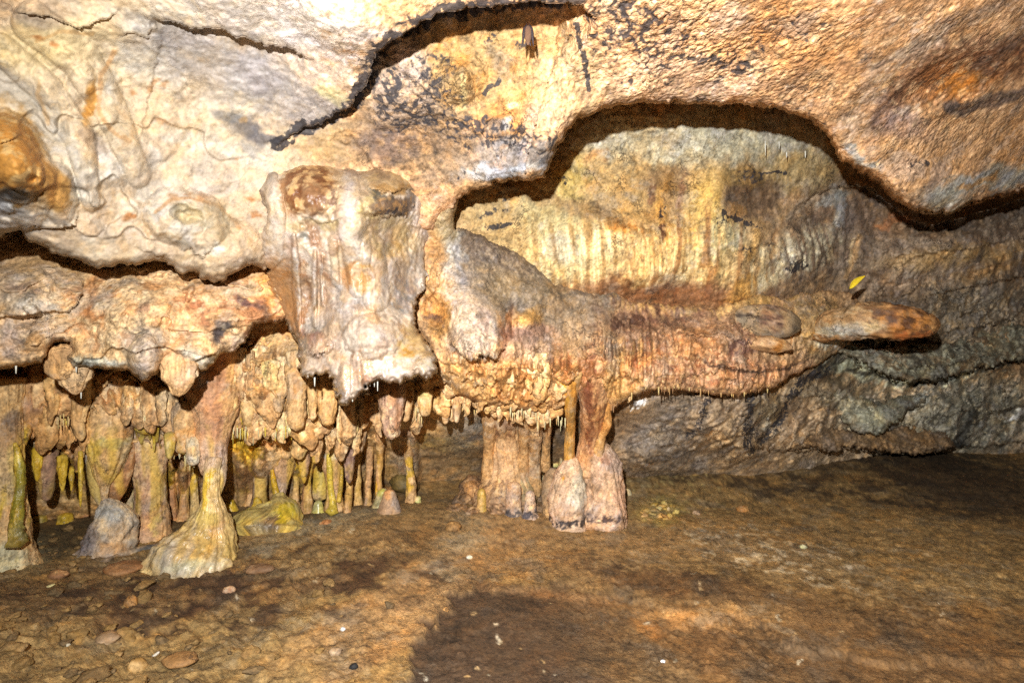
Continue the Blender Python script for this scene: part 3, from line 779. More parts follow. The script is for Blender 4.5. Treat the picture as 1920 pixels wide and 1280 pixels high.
wall = relief(
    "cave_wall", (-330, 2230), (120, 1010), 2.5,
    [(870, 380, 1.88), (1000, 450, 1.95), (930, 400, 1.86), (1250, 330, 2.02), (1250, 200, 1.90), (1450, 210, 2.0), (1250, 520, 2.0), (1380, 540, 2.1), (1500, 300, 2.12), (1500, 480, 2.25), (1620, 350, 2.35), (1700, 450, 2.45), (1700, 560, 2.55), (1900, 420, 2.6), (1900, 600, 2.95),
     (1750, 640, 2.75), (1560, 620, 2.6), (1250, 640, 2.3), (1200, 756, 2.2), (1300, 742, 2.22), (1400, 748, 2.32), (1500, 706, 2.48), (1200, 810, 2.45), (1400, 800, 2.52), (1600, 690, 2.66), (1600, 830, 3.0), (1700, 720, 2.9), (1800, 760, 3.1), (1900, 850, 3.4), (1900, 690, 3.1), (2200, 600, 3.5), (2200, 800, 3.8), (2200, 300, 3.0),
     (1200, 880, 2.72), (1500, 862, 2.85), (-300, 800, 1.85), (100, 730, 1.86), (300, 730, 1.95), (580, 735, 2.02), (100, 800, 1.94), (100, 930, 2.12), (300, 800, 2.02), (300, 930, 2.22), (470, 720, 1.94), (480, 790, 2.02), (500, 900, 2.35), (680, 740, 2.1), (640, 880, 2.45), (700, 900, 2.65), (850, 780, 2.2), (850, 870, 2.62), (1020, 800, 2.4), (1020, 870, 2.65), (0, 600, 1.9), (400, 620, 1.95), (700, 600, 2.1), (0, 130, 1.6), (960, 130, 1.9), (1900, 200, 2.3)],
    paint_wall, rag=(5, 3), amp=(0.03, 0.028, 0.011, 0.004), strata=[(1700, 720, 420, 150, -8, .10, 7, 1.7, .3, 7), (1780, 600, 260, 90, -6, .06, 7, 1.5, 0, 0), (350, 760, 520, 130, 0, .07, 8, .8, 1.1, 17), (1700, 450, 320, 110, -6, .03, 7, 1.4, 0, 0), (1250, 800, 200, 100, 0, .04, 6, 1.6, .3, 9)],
    steps=[
        ([(1470, 415, 0), (1495, 388, .04), (1520, 370, .06), (1560, 352, .07), (1605, 344, .08), (1632, 352, .09), (1660, 378, .10), (1700, 408, .11), (1745, 425, .11), (1800, 410, .12), (1920, 372, .14), (2050, 340, .14)], 130, 'set'),
        ([(1675, 580, 0), (1720, 562, .06), (1800, 540, .08), (1870, 528, .09), (1930, 516, .09), (2050, 490, .05)], 90, 'lip'),
        ([(1090, 380, 0), (1120, 388, .02), (1160, 405, .03), (1200, 420, .025), (1240, 425, 0)], 40, 'set'),
        ([(1235, 345, 0), (1255, 342, .03), (1280, 345, .03), (1290, 352, 0)], 24, 'set'),
        ([(1190, 900, 0), (1210, 872, 0)], 10, 'lip'),
        ([(1590, 690, 0), (1640, 694, .08), (1670, 712, .10), (1710, 716, .10), (1760, 712, .10), (1830, 692, .05), (1880, 678, .05), (1960, 670, .03)], 60, 'lip'),
        ([(1540, 668, 0), (1600, 660, .07), (1680, 672, .08), (1740, 682, .08), (1790, 678, .03), (1850, 660, .08), (1940, 640, .08)], 50, 'lip'),
        ([(1400, 838, 0), (1440, 842, .08), (1500, 846, .12), (1560, 838, .12), (1640, 845, .14), (1700, 848, .14), (1800, 838, .14), (1940, 828, .1)], 46, 'lip'),
        ([(1455, 735, 0), (1490, 745, .06), (1550, 742, .06), (1600, 752, .04), (1640, 748, 0)], 34, 'lip'),
        ([(1750, 790, 0), (1800, 770, .08), (1850, 775, .1), (1940, 758, .1)], 60, 'lip'),
        ([(1640, 640, 0), (1720, 632, .06), (1800, 618, .07), (1900, 600, .06)], 50, 'lip'),
        ([(1640, 470, 0), (1720, 478, .05), (1820, 466, .05), (1940, 440, .04)], 46, 'lip'),
        ([(1570, 775, 0), (1592, 790, .05), (1620, 808, .09), (1645, 805, .09), (1665, 790, .08), (1690, 765, .05), (1725, 752, .05), (1745, 742, 0)], 50, 'lip'),
        ([(1500, 806, 0), (1530, 820, .04), (1560, 830, .04), (1580, 815, 0)], 30, 'lip'),
        ([(1290, 760, 0), (1300, 800, .03), (1330, 830, .04), (1390, 836, .05), (1420, 840, 0)], 40, 'lip'),
        ([(1140, 820, 0), (1200, 838, .03), (1260, 832, .04), (1300, 846, .03), (1340, 836, 0)], 40, 'lip'),
        ([(0, 815, .04), (60, 812, .06), (100, 800, .08), (150, 806, .08), (172, 834, .07), (240, 834, .07), (320, 852, .08), (370, 856, .08), (425, 818, .07), (540, 814, .07), (600, 826, .07), (650, 836, .05), (700, 850, 0)], 60, 'set'),
        ([(60, 770, 0), (110, 782, .02), (150, 776, .02), (170, 800, 0)], 24, 'lip'),
        ([(425, 700, 0), (470, 720, .03), (500, 772, .04), (520, 768, .03), (545, 770, 0)], 30, 'lip'),
        ([(430, 800, 0), (455, 806, .03), (480, 808, .03), (535, 808, .03), (560, 818, .02), (590, 812, 0)], 26, 'lip'),
        ([(640, 812, 0), (680, 800, .03), (700, 816, .02), (740, 845, .02), (760, 850, 0)], 26, 'lip'),
        ([(1300, 560, 0), (1380, 566, .03), (1450, 540, 0)], 40, 'lip'),
    ],
    bulges=[(1200, 330, 150, 90, 0, -0.05, 1), (1190, 360, 90, 60, 10, 0.04, 1), (1150, 480, 160, 90, 0, 0.06, 1), (1340, 430, 40, 110, 0, 0.03, 1), (930, 390, 60, 44, -10, -0.04, 1), (1630, 780, 60, 36, 10, 0.12, .8), (1330, 800, 60, 60, -40, .1, 1), (1390, 830, 50, 50, 0, .1, 1),
             (1230, 850, 60, 40, 20, .1, 1), (1180, 870, 60, 50, 0, .12, 1), (1270, 852, 30, 50, -30, .06, 1), (1830, 640, 26, 13, 0, .06, .7), (1760, 790, 90, 60, 0, .1, 1), (870, 800, 34, 46, 0, .05, 1), (1700, 480, 160, 50, -8, .06, 1), (1850, 470, 160, 50, -5, .05, 1)],
    ridges=[([(760, 770, .9), (765, 830), (768, 895, 1.2)], 20, .07), ([(775, 775, .6), (776, 830), (778, 890)], 8, .05), ([(88, 850), (88, 900, .9), (88, 935, .3)], 16, .05), ([(70, 850), (68, 900, .2)], 9, .03), ([(118, 856), (120, 915, .3)], 8, .03), ([(1420, 440), (1404, 482)], 12, .02),
            ([(485, 850), (492, 980, .8)], 14, .07), ([(340, 850), (345, 940, .8)], 12, .06), ([(660, 810, 1), (655, 890, .7)], 14, .05), ([(700, 840, 1), (715, 900, .9)], 22, .05), ([(318, 830), (322, 930, .8)], 10, .05), ([(580, 870), (574, 940, .4)], 12, .05), ([(740, 860), (738, 910)], 14, .04), ([(130, 860), (136, 930, .4)], 10, .04), ([(365, 870), (368, 940, .8)], 12, .05), ([(450, 860), (455, 950, .8)], 12, .05)],
    flute=[(1140, 490, 200, 90, 0, 0.010, 90, .12), (1320, 480, 130, 100, 0, 0.010, 85, .0), (1500, 470, 70, 50, -30, 0.010, 90, .5), (350, 800, 470, 130, 0, 0.035, 16, 0), (850, 820, 60, 60, 0, .0, 30, 0)],
)
struct(wall)


# floor: one soil sheet, finer close to the formations
def build_floor():
    us = np.arange(-420, 2350, 4.0, dtype=np.float32)
    vs = np.concatenate([np.arange(782, 1320, 2.6), np.arange(1320, 1500, 6), np.arange(1500, 3400, 40)]).astype(np.float32)
    U, V = np.meshgrid(us, vs); nr, nc = U.shape; U = U.ravel(); V = V.ravel()
    Y = H * F / (V - 640)
    P = world(U, V, Y); P[:, 2] = 0
    n = fbm(P, 1.3, 2, sd=71)
    z = 0.03 * n + 0.009 * fbm(P, 5, 3, sd=72) + 0.0035 * fbm(P, 22, 3, sd=73)
    rub = sstep(900, 500, U) * sstep(980, 1020, V) + 0.3 * sstep(820, 900, V) * sstep(1000, 920, V)   # rubble on the left bank
    rub = np.clip(rub, 0, 1)
    z -= rub * 0.022 * (billow(P, 13, 2, sd=74) - 0.3) + rub * 0.012 * (billow(P, 34, 2, sd=75) - .3)
    z -= 0.0025 * (billow(P, 40, 2, sd=76) - .3) + 0.003 * fbm(P, 110, 2, sd=77)
    clod = sstep(0.12, 0.34, fbm(P, 48, 2, 0.5, sd=78)) * sstep(-.15, .25, fbm(P, 4, 2, sd=79))
    z += 0.006 * clod
    z += 0.05 * sstep(300, -100, U) * sstep(1000, 1200, V)
    # bank below the formations
    z += 0.025 * np.exp(-((U - 560) / 420) ** 2 - ((V - 985) / 45) ** 2)
    z += 0.02 * np.exp(-((U - 950) / 140) ** 2 - ((V - 965) / 25) ** 2)
    z += 0.10 * sstep(680, 800, U) * sstep(1420, 1300, U) * sstep(955, 868, V)
    z += 0.10 * sstep(1250, 1450, U) * (1 - .6 * sstep(1600, 1900, U)) * sstep(960, 850, V)
    # trodden hollow with a crumbling edge
    p = Paint(U, V, P, (150, 116, 68))
    hol = sdf(p.wu * 1.2 - U * .2 + 30 * p.n2, p.wv + 12 * p.n2 + 10 * p.n3, [(760, 1290), (775, 1200), (810, 1150), (850, 1110), (900, 1085), (980, 1105), (1060, 1095), (1180, 1110), (1400, 1165), (1500, 1205), (1700, 1230), (2400, 1240), (2400, 3000), (700, 3000), (720, 1400)])
    z -= 0.012 * sstep(-4, 10, hol)
    P[:, 2] = z
    # soil colours
    p.grain((138, 104, 58), (172, 136, 86), 0.7, 0.6)
    p.e(1000, 1010, 500, 46, 0, (166, 124, 76), 0.7, .6)
    p.e(450, 1230, 500, 120, -12, (148, 116, 66), 0.6, .6)
    p.e(760, 1120, 260, 44, -28, (176, 128, 80), 0.75, .5)
    p.e(720, 1210, 160, 24, -30, (182, 130, 78), 0.7, .6)
    p.e(860, 1030, 60, 40, -30, (168, 148, 122), 0.75, .6)
    p.e(1000, 1060, 180, 22, 8, (164, 116, 62), 0.6, .6)
    p.e(250, 1120, 320, 50, -6, (120, 86, 52), 0.7, .6)
    p.mottle(420, 1110, 420, 70, -6, (74, 48, 30), 0.75, 9, 0.08)
    p.e(660, 1080, 120, 18, -14, (92, 60, 36), 0.6, .6)
    p.e(240, 1190, 50, 16, -20, (54, 34, 24), 0.8, .5)
    p.e(430, 1095, 30, 14, -20, (60, 38, 26), 0.7, .5)
    p.line([(250, 1180), (350, 1150), (470, 1090)], 12, (66, 42, 28), 0.55)
    p.e(100, 1020, 190, 34, -14, (92, 76, 50), 0.75, .5)
    p.e(400, 975, 300, 24, -3, (90, 72, 48), 0.75, .5)
    p.e(40, 1050, 50, 36, 0, (160, 156, 132), 0.6, .5)
    m = sstep(-10, 14, hol)
    p.mix(m * (0.35 + 0.55 * sstep(1250, 1000, U)), (70, 50, 36))
    p.mix(m * 0.5 * sstep(0.05, 0.35, p.n1), (74, 52, 36))
    p.e(1500, 1180, 460, 90, 6, (112, 78, 44), 0.75, .6)
    p.e(1250, 1090, 160, 20, 8, (92, 64, 40), 0.7, .6)
    p.e(1330, 1150, 150, 16, 6, (184, 128, 68), 0.8, .6)
    p.e(1410, 1145, 80, 14, 8, (190, 142, 84), 0.7, .6)
    p.e(1220, 1165, 34, 10, 20, (180, 112, 44), 0.6)
    p.line([(1440, 1166), (1480, 1178), (1506, 1194)], 5, (196, 176, 156), 0.7)
    p.line([(1160, 1118), (1000, 1106), (900, 1092)], 8, (150, 104, 62), 0.5)
    p.e(1650, 1230, 420, 90, 0, (110, 76, 42), 0.6, .6)
    p.e(1450, 1040, 180, 34, 12, (150, 120, 86), 0.55, .6)
    p.mottle(1460, 1040, 200, 50, 12, (200, 178, 150), 0.85, 26, 0.12)
    p.mottle(1700, 1060, 240, 60, 14, (170, 146, 110), 0.5, 26, 0.2)
    p.mottle(1500, 900, 360, 40, 4, (66, 50, 36), 0.7, 10, 0.0)
    p.e(1640, 870, 300, 16, 4, (70, 58, 44), 0.75, .6)
    p.e(1820, 920, 200, 40, 10, (62, 46, 32), 0.7, .6)
    p.e(1245, 960, 40, 18, 0, (180, 154, 74), 0.7, .5); p.e(1210, 905, 44, 8, 0, (160, 136, 76), 0.6, .5)
    p.e(1175, 900, 50, 14, 0, (74, 62, 38), 0.5, .6)
    p.mottle(1250, 930, 120, 50, 0, (200, 176, 110), 0.6, 40, 0.2)
    p.e(600, 990, 120, 18, -8, (160, 150, 132), 0.6, .5)
    p.e(520, 1020, 50, 16, -8, (150, 138, 120), 0.65, .5)
    for k in range(110):   # flecks of pale grit trodden into the soil
        u = random.uniform(100, 1850); v = random.uniform(960, 1280)
        r_ = random.uniform(1.5, 4.2)
        p.mix(p.emask(u, v, r_ * 1.3, r_ * .8, 0, .4) * 0.85, random.choice([(206, 186, 160), (186, 174, 158), (190, 150, 96), (196, 160, 110)]))
    p.M[:, 2] = 0.25 * sstep(900, 1300, U) + 0.55 * p.emask(1460, 1040, 220, 60, 12, .6)
    p.C = (0.82 * p.C + 0.18 * p.C.mean(1, keepdims=True)) * 1.05
    p.tone(0.16)
    p.C = (0.95 * p.C + 0.05 * p.C.mean(1, keepdims=True)) * np.array((1.01, 1.0, 0.92), np.float32)
    idx = np.arange(nr * nc, dtype=np.int32).reshape(nr, nc)
    Q = np.stack([idx[:-1, :-1], idx[1:, :-1], idx[1:, 1:], idx[:-1, 1:]], 2).reshape(-1, 4)
    me = mesh_quads("ground", P, Q); setcol(me, p.C, p.M)
    return struct(link("ground", me, SOIL)), (U, V, z)


ground, _gz = build_floor()
_gu = np.unique(_gz[0]); _gv = np.unique(_gz[1]); _gzz = _gz[2].reshape(len(_gv), len(_gu))


def floor_z(u, v):
    i = int(np.clip(np.searchsorted(_gv, v), 0, len(_gv) - 1)); j = int(np.clip(np.searchsorted(_gu, u), 0, len(_gu) - 1))
    return float(_gzz[i, j])


def floor_pt(u, v):
    Y = H * F / (v - 640)
    return ((u - 960) / F * Y, Y, floor_z(u, v))


# the rest of the chamber round and behind the camera
def build_chamber():
    nu, nv = 120, 60
    th = np.linspace(0, 2 * np.pi, nu); ph = np.linspace(0.02, np.pi - 0.02, nv)
    T, Ph = np.meshgrid(th, ph); T = T.ravel(); Ph = Ph.ravel()
    P = np.stack([0.8 + 4.6 * np.sin(Ph) * np.cos(T), 1.7 + 4.9 * np.sin(Ph) * np.sin(T), 0.6 + 1.9 * np.cos(Ph)], 1).astype(np.float32)
    P[:, 2] = np.maximum(P[:, 2], -0.12 + 0.02 * fbm(P, 3, 2))
    P *= (1 + 0.05 * fbm(P, 1.2, 4, sd=5) - 0.03 * billow(P, 4, 2, sd=6))[:, None]
    idx = np.arange(nu * nv, dtype=np.int32).reshape(nv, nu)
    Q = np.stack([idx[:-1, :-1], idx[:-1, 1:], idx[1:, 1:], idx[1:, :-1]], 2).reshape(-1, 4)
    me = mesh_quads("cave_chamber", P, Q)
    p = Paint(np.zeros(len(P), np.float32), np.zeros(len(P), np.float32), P, (150, 118, 84)); p.grain((120, 96, 72), (180, 146, 104)); p.tone(.15)
    setcol(me, p.C, p.M)
    return struct(link("cave_chamber", me, ROCK))


build_chamber()

# ------------------------------------------------------------------ ROCK MASSES in front of the wall
def paint_ledge(p):
    p.C[:] = (206, 168, 122)
    p.grain((196, 150, 104), (220, 190, 146), 0.6, 0.6)
    p.e(60, 540, 90, 50, -5, (206, 182, 152), 0.8, .4)
    p.e(40, 545, 34, 18, 0, (150, 124, 112), 0.6, .5)
    p.e(90, 500, 60, 20, 10, (212, 172, 116), 0.7, .5)
    p.e(60, 575, 60, 16, 8, (196, 188, 176), 0.7, .5)
    p.e(60, 620, 80, 36, 0, (214, 190, 166), 0.8, .4)
    p.e(56, 640, 26, 20, 0, (204, 148, 82), 0.7, .5)
    p.e(14, 640, 20, 40, 0, (176, 158, 150), 0.7, .5)
    p.e(240, 600, 110, 80, 0, (212, 182, 140), 0.7, .5)
    p.mottle(250, 590, 160, 100, 0, (188, 128, 76), 0.6, 18, 0.12)
    p.e(175, 585, 22, 14, 0, (180, 112, 60), 0.7, .5); p.e(272, 580, 14, 9, 0, (140, 100, 80), 0.65, .5)
    p.e(265, 640, 40, 26, 0, (168, 154, 142), 0.7, .5)
    p.e(190, 560, 22, 16, 0, (166, 150, 140), 0.6, .5)
    p.e(275, 680, 24, 40, 0, (178, 164, 156), 0.7, .5)
    p.e(175, 682, 50, 12, 0, (176, 186, 184), 0.8, .4)
    p.e(370, 668, 30, 18, 30, (180, 180, 166), 0.7, .5)
    p.e(430, 560, 110, 60, 0, (204, 152, 100), 0.75, .5)
    p.mottle(430, 590, 110, 60, 0, (150, 90, 58), 0.6, 18, 0.14)
    p.e(465, 568, 16, 10, 10, (70, 50, 56), 0.8, .5); p.e(490, 572, 28, 7, 8, (110, 76, 66), 0.7, .5)
    p.e(475, 545, 70, 12, -4, (188, 166, 126), 0.6, .5)
    p.e(412, 628, 12, 18, 25, (56, 52, 56), 0.85, .4)
    p.e(375, 575, 18, 10, 0, (150, 84, 50), 0.7, .5)
    p.e(490, 590, 50, 12, 0, (186, 122, 78), 0.7, .5)
    p.e(452, 650, 26, 18, -30, (150, 128, 120), 0.7, .5)
    p.streak(530, 520, 40, 70, 0, (196, 136, 70), 0.8, 40, 0, -.1)
    p.e(545, 500, 18, 60, 0, (208, 150, 84), 0.7, .5)
    p.mottle(300, 590, 300, 110, 0, (228, 204, 164), 0.5, 26, 0.14)
    p.blkline([(400, 655), (445, 640), (470, 620), (480, 602), (530, 598)], 8, 0.4)
    p.C *= 0.93
    p.chan(1, 280, 590, 280, 100, 0, 0.3)
    p.tone(0.13)


ledge = relief(
    "rock_ledge", (-330, 600), (400, 760), 2.0,
    [(-300, 560, 1.18), (0, 490, 1.50), (0, 560, 1.38), (0, 640, 1.36), (0, 685, 1.40), (150, 520, 1.5), (300, 500, 1.56), (300, 600, 1.46), (300, 690, 1.48), (150, 680, 1.45), (450, 520, 1.64), (450, 600, 1.56), (440, 650, 1.6), (540, 590, 1.66), (560, 480, 1.68), (200, 420, 1.62), (500, 420, 1.72), (-300, 700, 1.2)],
    paint_ledge,
    outline=[(-420, 680), (-100, 700), (0, 692), (20, 686), (44, 685), (67, 676), (81, 677), (90, 665), (95, 650), (104, 640), (128, 640), (134, 655), (128, 668), (138, 687), (188, 688), (215, 692), (235, 692), (262, 711), (275, 712), (292, 700), (302, 685), (312, 669), (327, 664), (349, 674), (366, 690), (386, 694), (398, 682), (416, 662), (443, 655), (460, 642), (467, 625), (474, 604), (497, 602), (521, 602), (534, 594), (546, 610), (560, 640), (590, 640), (590, 380), (-420, 380)],
    curl=(0.03, 12), rag=(4, 3), amp=(0.014, 0.022, 0.011, 0.004), thick=0.7, strata=[(250, 590, 420, 140, 0, .026, 9, 1.5, .35, 14)],
    steps=[
        ([(-60, 596, 0.03), (0, 593, .045), (25, 590, .05), (68, 588, .05), (80, 582, .04), (128, 583, .045), (144, 570, .045), (153, 548, .03), (158, 515, 0)], 60, 'lip'),
        ([(45, 640, 0), (56, 648, .03), (72, 646, .03), (80, 634, .02), (100, 626, .02), (125, 618, .02), (148, 600, 0)], 26, 'lip'),
        ([(400, 612, 0), (430, 604, .015), (470, 596, .02), (530, 598, .0)], 20, 'lip'),
        ([(480, 530, 0), (505, 540, .025), (520, 552, .03), (536, 586, .0)], 30, 'lip'),
        ([(318, 660, 0), (345, 655, .02), (370, 664, .02), (392, 668, .02), (420, 650, .0)], 24, 'lip'),
        ([(262, 622, 0), (275, 640, .01), (300, 648, .015), (320, 640, 0)], 20, 'lip'),
        ([(370, 562, 0), (400, 566, .012), (450, 562, .015), (520, 566, .012), (545, 560, 0)], 20, 'lip'),
        ([(180, 548, 0), (210, 552, .012), (250, 545, .012), (290, 552, 0)], 22, 'lip'),
    ],
    bulges=[(60, 540, 95, 56, -5, .05, .7), (60, 632, 40, 28, 0, .03, .8), (270, 670, 34, 46, 0, .04, .8), (357, 545, 8, 12, 0, .03, .6), (353, 560, 6, 8, 0, .025, .6), (345, 545, 6, 6, 0, .02, .6), (240, 590, 90, 70, 0, .03, 1), (440, 590, 70, 40, 0, .02, 1), (400, 540, 60, 24, 0, .02, 1)],
)
tag(ledge, "broad ochre and pink rock ledge with ragged lip over the column niche", "rock ledge")


def paint_flow(p):
    p.C[:] = (218, 206, 194)
    p.M[:, 3] = 0.65
    p.grain((206, 190, 182), (230, 222, 212), 0.6, 0.6)
    p.e(600, 350, 130, 60, 0, (196, 168, 128), 0.6, .5)
    p.e(570, 290, 40, 18, 0, (164, 130, 84), 0.8, .5)
    p.e(640, 300, 60, 26, 0, (150, 120, 92), 0.7, .5)
    p.e(525, 305, 36, 26, -35, (110, 106, 106), 0.8, .5)
    p.e(500, 345, 16, 50, 0, (186, 180, 176), 0.8, .5)
    p.e(490, 350, 8, 30, 0, (110, 96, 90), 0.7, .5)
    p.e(530, 360, 18, 40, 10, (206, 204, 206), 0.7)
    p.e(580, 345, 42, 46, 0, (208, 168, 110), 0.85, .35)
    p.mottle(575, 345, 42, 54, 0, (118, 72, 40), 1.0, 34, -0.02)
    p.e(590, 360, 12, 34, 0, (112, 70, 44), 0.6)
    p.e(630, 365, 26, 28, 0, (220, 196, 160), 0.6)
    p.mottle(628, 366, 28, 30, 0, (124, 96, 84), 0.7, 36, 0.08)
    p.e(600, 418, 56, 12, 0, (176, 156, 104), 0.7, .5)
    p.e(650, 390, 14, 60, 0, (214, 208, 208), 0.75, .5)
    p.e(740, 320, 60, 32, 0, (180, 150, 100), 0.85, .5)
    p.e(728, 352, 40, 8, 0, (166, 124, 66), 0.7, .5)
    p.e(692, 385, 24, 22, 0, (216, 196, 138), 0.9, .35)
    p.e(735, 384, 42, 15, 0, (104, 80, 62), 0.85, .4)
    p.e(760, 375, 30, 12, -30, (84, 76, 74), 0.7, .4)
    p.e(705, 360, 20, 6, 40, (70, 74, 74), 0.8, .5)
    p.mottle(740, 384, 50, 18, 0, (196, 150, 92), 0.7, 46, 0.1)
    p.e(735, 440, 60, 34, 10, (188, 164, 116), 0.85, .5)
    p.e(735, 470, 30, 14, 0, (186, 152, 80), 0.7, .5)
    p.e(800, 400, 18, 60, 0, (212, 192, 180), 0.8, .5)
    p.e(573, 440, 14, 10, 10, (124, 132, 136), 0.75, .5)
    p.e(635, 450, 10, 40, 10, (150, 130, 128), 0.6, .5)
    p.streak(590, 500, 60, 80, 0, (168, 126, 96), 0.8, 28, 0, .0)
    p.streak(700, 520, 90, 80, 0, (170, 164, 160), 0.7, 24, 0, .0)
    p.e(630, 490, 13, 14, 0, (228, 220, 200), 0.9, .3)
    p.e(660, 520, 14, 22, 10, (172, 112, 56), 0.85, .4)
    p.e(682, 522, 16, 26, 0, (218, 170, 98), 0.85, .4)
    p.e(672, 505, 6, 26, 10, (222, 206, 190), 0.7)
    p.line([(552, 470), (556, 540), (560, 600)], 6, (228, 222, 218), 0.95)
    p.line([(590, 470), (590, 600)], 5, (226, 218, 214), 0.9)
    p.line([(604, 500), (604, 560)], 3, (220, 212, 208), 0.8)
    p.line([(566, 500), (572, 560), (568, 600)], 8, (178, 120, 72), 0.7)
    p.line([(535, 520), (548, 580), (562, 630)], 10, (206, 144, 84), 0.7)
    p.e(597, 568, 4, 9, 0, (110, 96, 80), 0.9)
    p.e(610, 615, 34, 22, 0, (146, 142, 140), 0.75, .5)
    p.e(590, 630, 20, 14, 0, (140, 100, 92), 0.75, .5)
    p.e(592, 648, 18, 18, 0, (226, 204, 192), 0.85, .5)
    p.e(650, 590, 40, 26, 0, (176, 160, 150), 0.6, .5)
    p.e(760, 530, 18, 44, -10, (140, 138, 142), 0.75, .5)
    p.e(755, 570, 18, 14, 30, (126, 132, 138), 0.75, .5)
    p.e(700, 630, 40, 26, 0, (226, 210, 198), 0.8, .5)
    p.e(760, 660, 22, 12, 40, (206, 144, 48), 0.85, .5)
    p.e(780, 640, 30, 20, 40, (196, 160, 96), 0.75, .5)
    p.streak(770, 650, 40, 30, 0, (220, 190, 130), 0.6, 60, -1.2, 0)
    p.e(800, 680, 20, 14, 0, (214, 214, 200), 0.9, .4)
    p.e(640, 690, 70, 26, 0, (216, 192, 172), 0.6, .5)
    p.mottle(690, 690, 60, 34, 0, (184, 124, 84), 0.65, 30, 0.08)
    p.e(660, 720, 26, 30, 0, (214, 196, 180), 0.6, .5)
    p.e(680, 735, 12, 14, 0, (170, 176, 186), 0.6, .5)
    p.mottle(650, 560, 170, 180, 0, (232, 222, 208), 0.5, 26, 0.12)
    p.mottle(650, 560, 170, 180, 0, (166, 140, 128), 0.4, 20, 0.16)
    p.blkline([(484, 496), (498, 500), (515, 485), (524, 460)], 3, 0.4)
    p.blk(500, 312, 24, 16, -40, 0.5); p.blk(735, 395, 40, 8, 0, 0.5); p.blk(766, 385, 24, 9, 0, .5)
    p.e(660, 282, 220, 34, 0, (172, 140, 102), .85, .5); p.mottle(700, 300, 160, 40, 0, (120, 98, 84), .5, 24, .08)
    p.e(528, 545, 26, 60, -18, (206, 150, 92), .8, .5)
    p.C *= 0.95; p.mottle(660, 600, 160, 170, 0, (204, 160, 110), 0.35, 16, 0.14); p.mottle(640, 440, 160, 150, 0, (196, 168, 130), 0.35, 14, 0.1)
    p.C *= np.array((0.83, 0.80, 0.765), np.float32)
    p.chan(2, 680, 690, 120, 60, 0, 0.9)
    p.chan(2, 600, 500, 110, 160, 0, 0.4)
    p.tone(0.10)


flow = relief(
    "flowstone", (470, 870), (250, 780), 1.8,
    [(500, 330, 1.42), (540, 275, 1.56), (600, 275, 1.60), (680, 285, 1.62), (760, 295, 1.64), (820, 325, 1.70), (560, 320, 1.43), (640, 325, 1.45), (500, 480, 1.47), (508, 540, 1.62), (530, 580, 1.66), (560, 400, 1.42), (660, 400, 1.40), (740, 390, 1.48), (795, 370, 1.58), (825, 370, 1.74), (822, 430, 1.78), (808, 470, 1.74), (795, 500, 1.69), (650, 520, 1.46), (560, 600, 1.55), (700, 620, 1.44), (785, 540, 1.66), (650, 720, 1.46), (570, 700, 1.52), (800, 690, 1.46), (790, 620, 1.58), (730, 335, 1.5)],
    paint_flow,
    outline=[(487, 345), (492, 325), (504, 305), (521, 290), (557, 278), (590, 274), (620, 285), (660, 292), (700, 290), (760, 300), (815, 330), (824, 360), (822, 402), (814, 443), (800, 471), (802, 500), (798, 527), (786, 553), (782, 584), (777, 610), (792, 631), (805, 652), (817, 669), (821, 690), (810, 707), (797, 710), (785, 698), (771, 706), (757, 709), (752, 719), (733, 712), (718, 716), (708, 710), (702, 713), (690, 716), (687, 738), (661, 749), (649, 753), (640, 749), (633, 730), (626, 709), (617, 698), (607, 697), (581, 704), (564, 702), (563, 665), (560, 645), (548, 618), (532, 592), (516, 560), (506, 530), (503, 506), (500, 503), (486, 494), (491, 443), (497, 402), (489, 375)],
    curl=(0.03, 12), rag=(6, 5), amp=(0.010, 0.016, 0.007, 0.002), thick=0.6, mat=CALC, st=(1, 1, .5),
    steps=[([(684, 384, 0), (695, 402, .015), (720, 408, .02), (760, 402, .02), (790, 388, 0)], 30, 'set'), ([(684, 350, 0), (700, 352, .02), (735, 362, .03), (770, 355, .02), (790, 348, 0)], 30, 'lip'),
           ([(574, 655, 0), (588, 670, .03), (602, 664, .03), (612, 645, 0)], 26, 'lip'), ([(560, 405, 0), (590, 415, .015), (630, 412, .015), (650, 400, 0)], 26, 'set'),
           ([(788, 552, 0), (778, 575, .02), (776, 605, 0)], 20, 'lip')],
    bulges=[(592, 645, 30, 28, 0, .035, .7), (700, 630, 60, 44, 0, .045, .8), (580, 345, 56, 62, 0, .03, .8), (690, 384, 26, 24, 0, .02, .7), (740, 320, 60, 40, 0, .02, 1), (730, 440, 60, 50, 0, -.05, 1.2), (600, 440, 40, 40, 0, -.025, 1), (800, 400, 26, 70, 0, .014, .8), (640, 520, 60, 60, 0, -.02, 1),
             (680, 525, 22, 30, 0, -.015, 1), (800, 685, 28, 24, 0, .035, .7), (600, 560, 40, 60, 0, -.03, 1), (760, 540, 30, 60, 0, -.03, 1)],
    ridges=[([(655, 330, .6), (655, 400), (670, 470), (672, 540, .7)], 28, .016), ([(552, 440, .5), (555, 500), (557, 560, 1), (562, 620, .5)], 9, .022), ([(590, 470, .6), (590, 540), (590, 610, .8)], 7, .02), ([(604, 480, .4), (604, 570, .8)], 5, .014), ([(510, 330, .5), (515, 400), (510, 480, 1), (500, 502, .6)], 22, .018), ([(648, 690, .8), (646, 745, .9)], 16, .02), ([(668, 670, .6), (672, 745, 1)], 16, .022), ([(625, 450), (630, 530, .8)], 10, .015), ([(700, 460, .8), (706, 560, 1)], 26, .02)],
    flute=[(640, 540, 150, 120, 0, .010, 24, 0), (660, 715, 60, 50, 0, .010, 36, 0)],
)
tag(flow, "white and mauve dripping flowstone curtain hanging between the cream ledge and the grey mound", "flowstone")


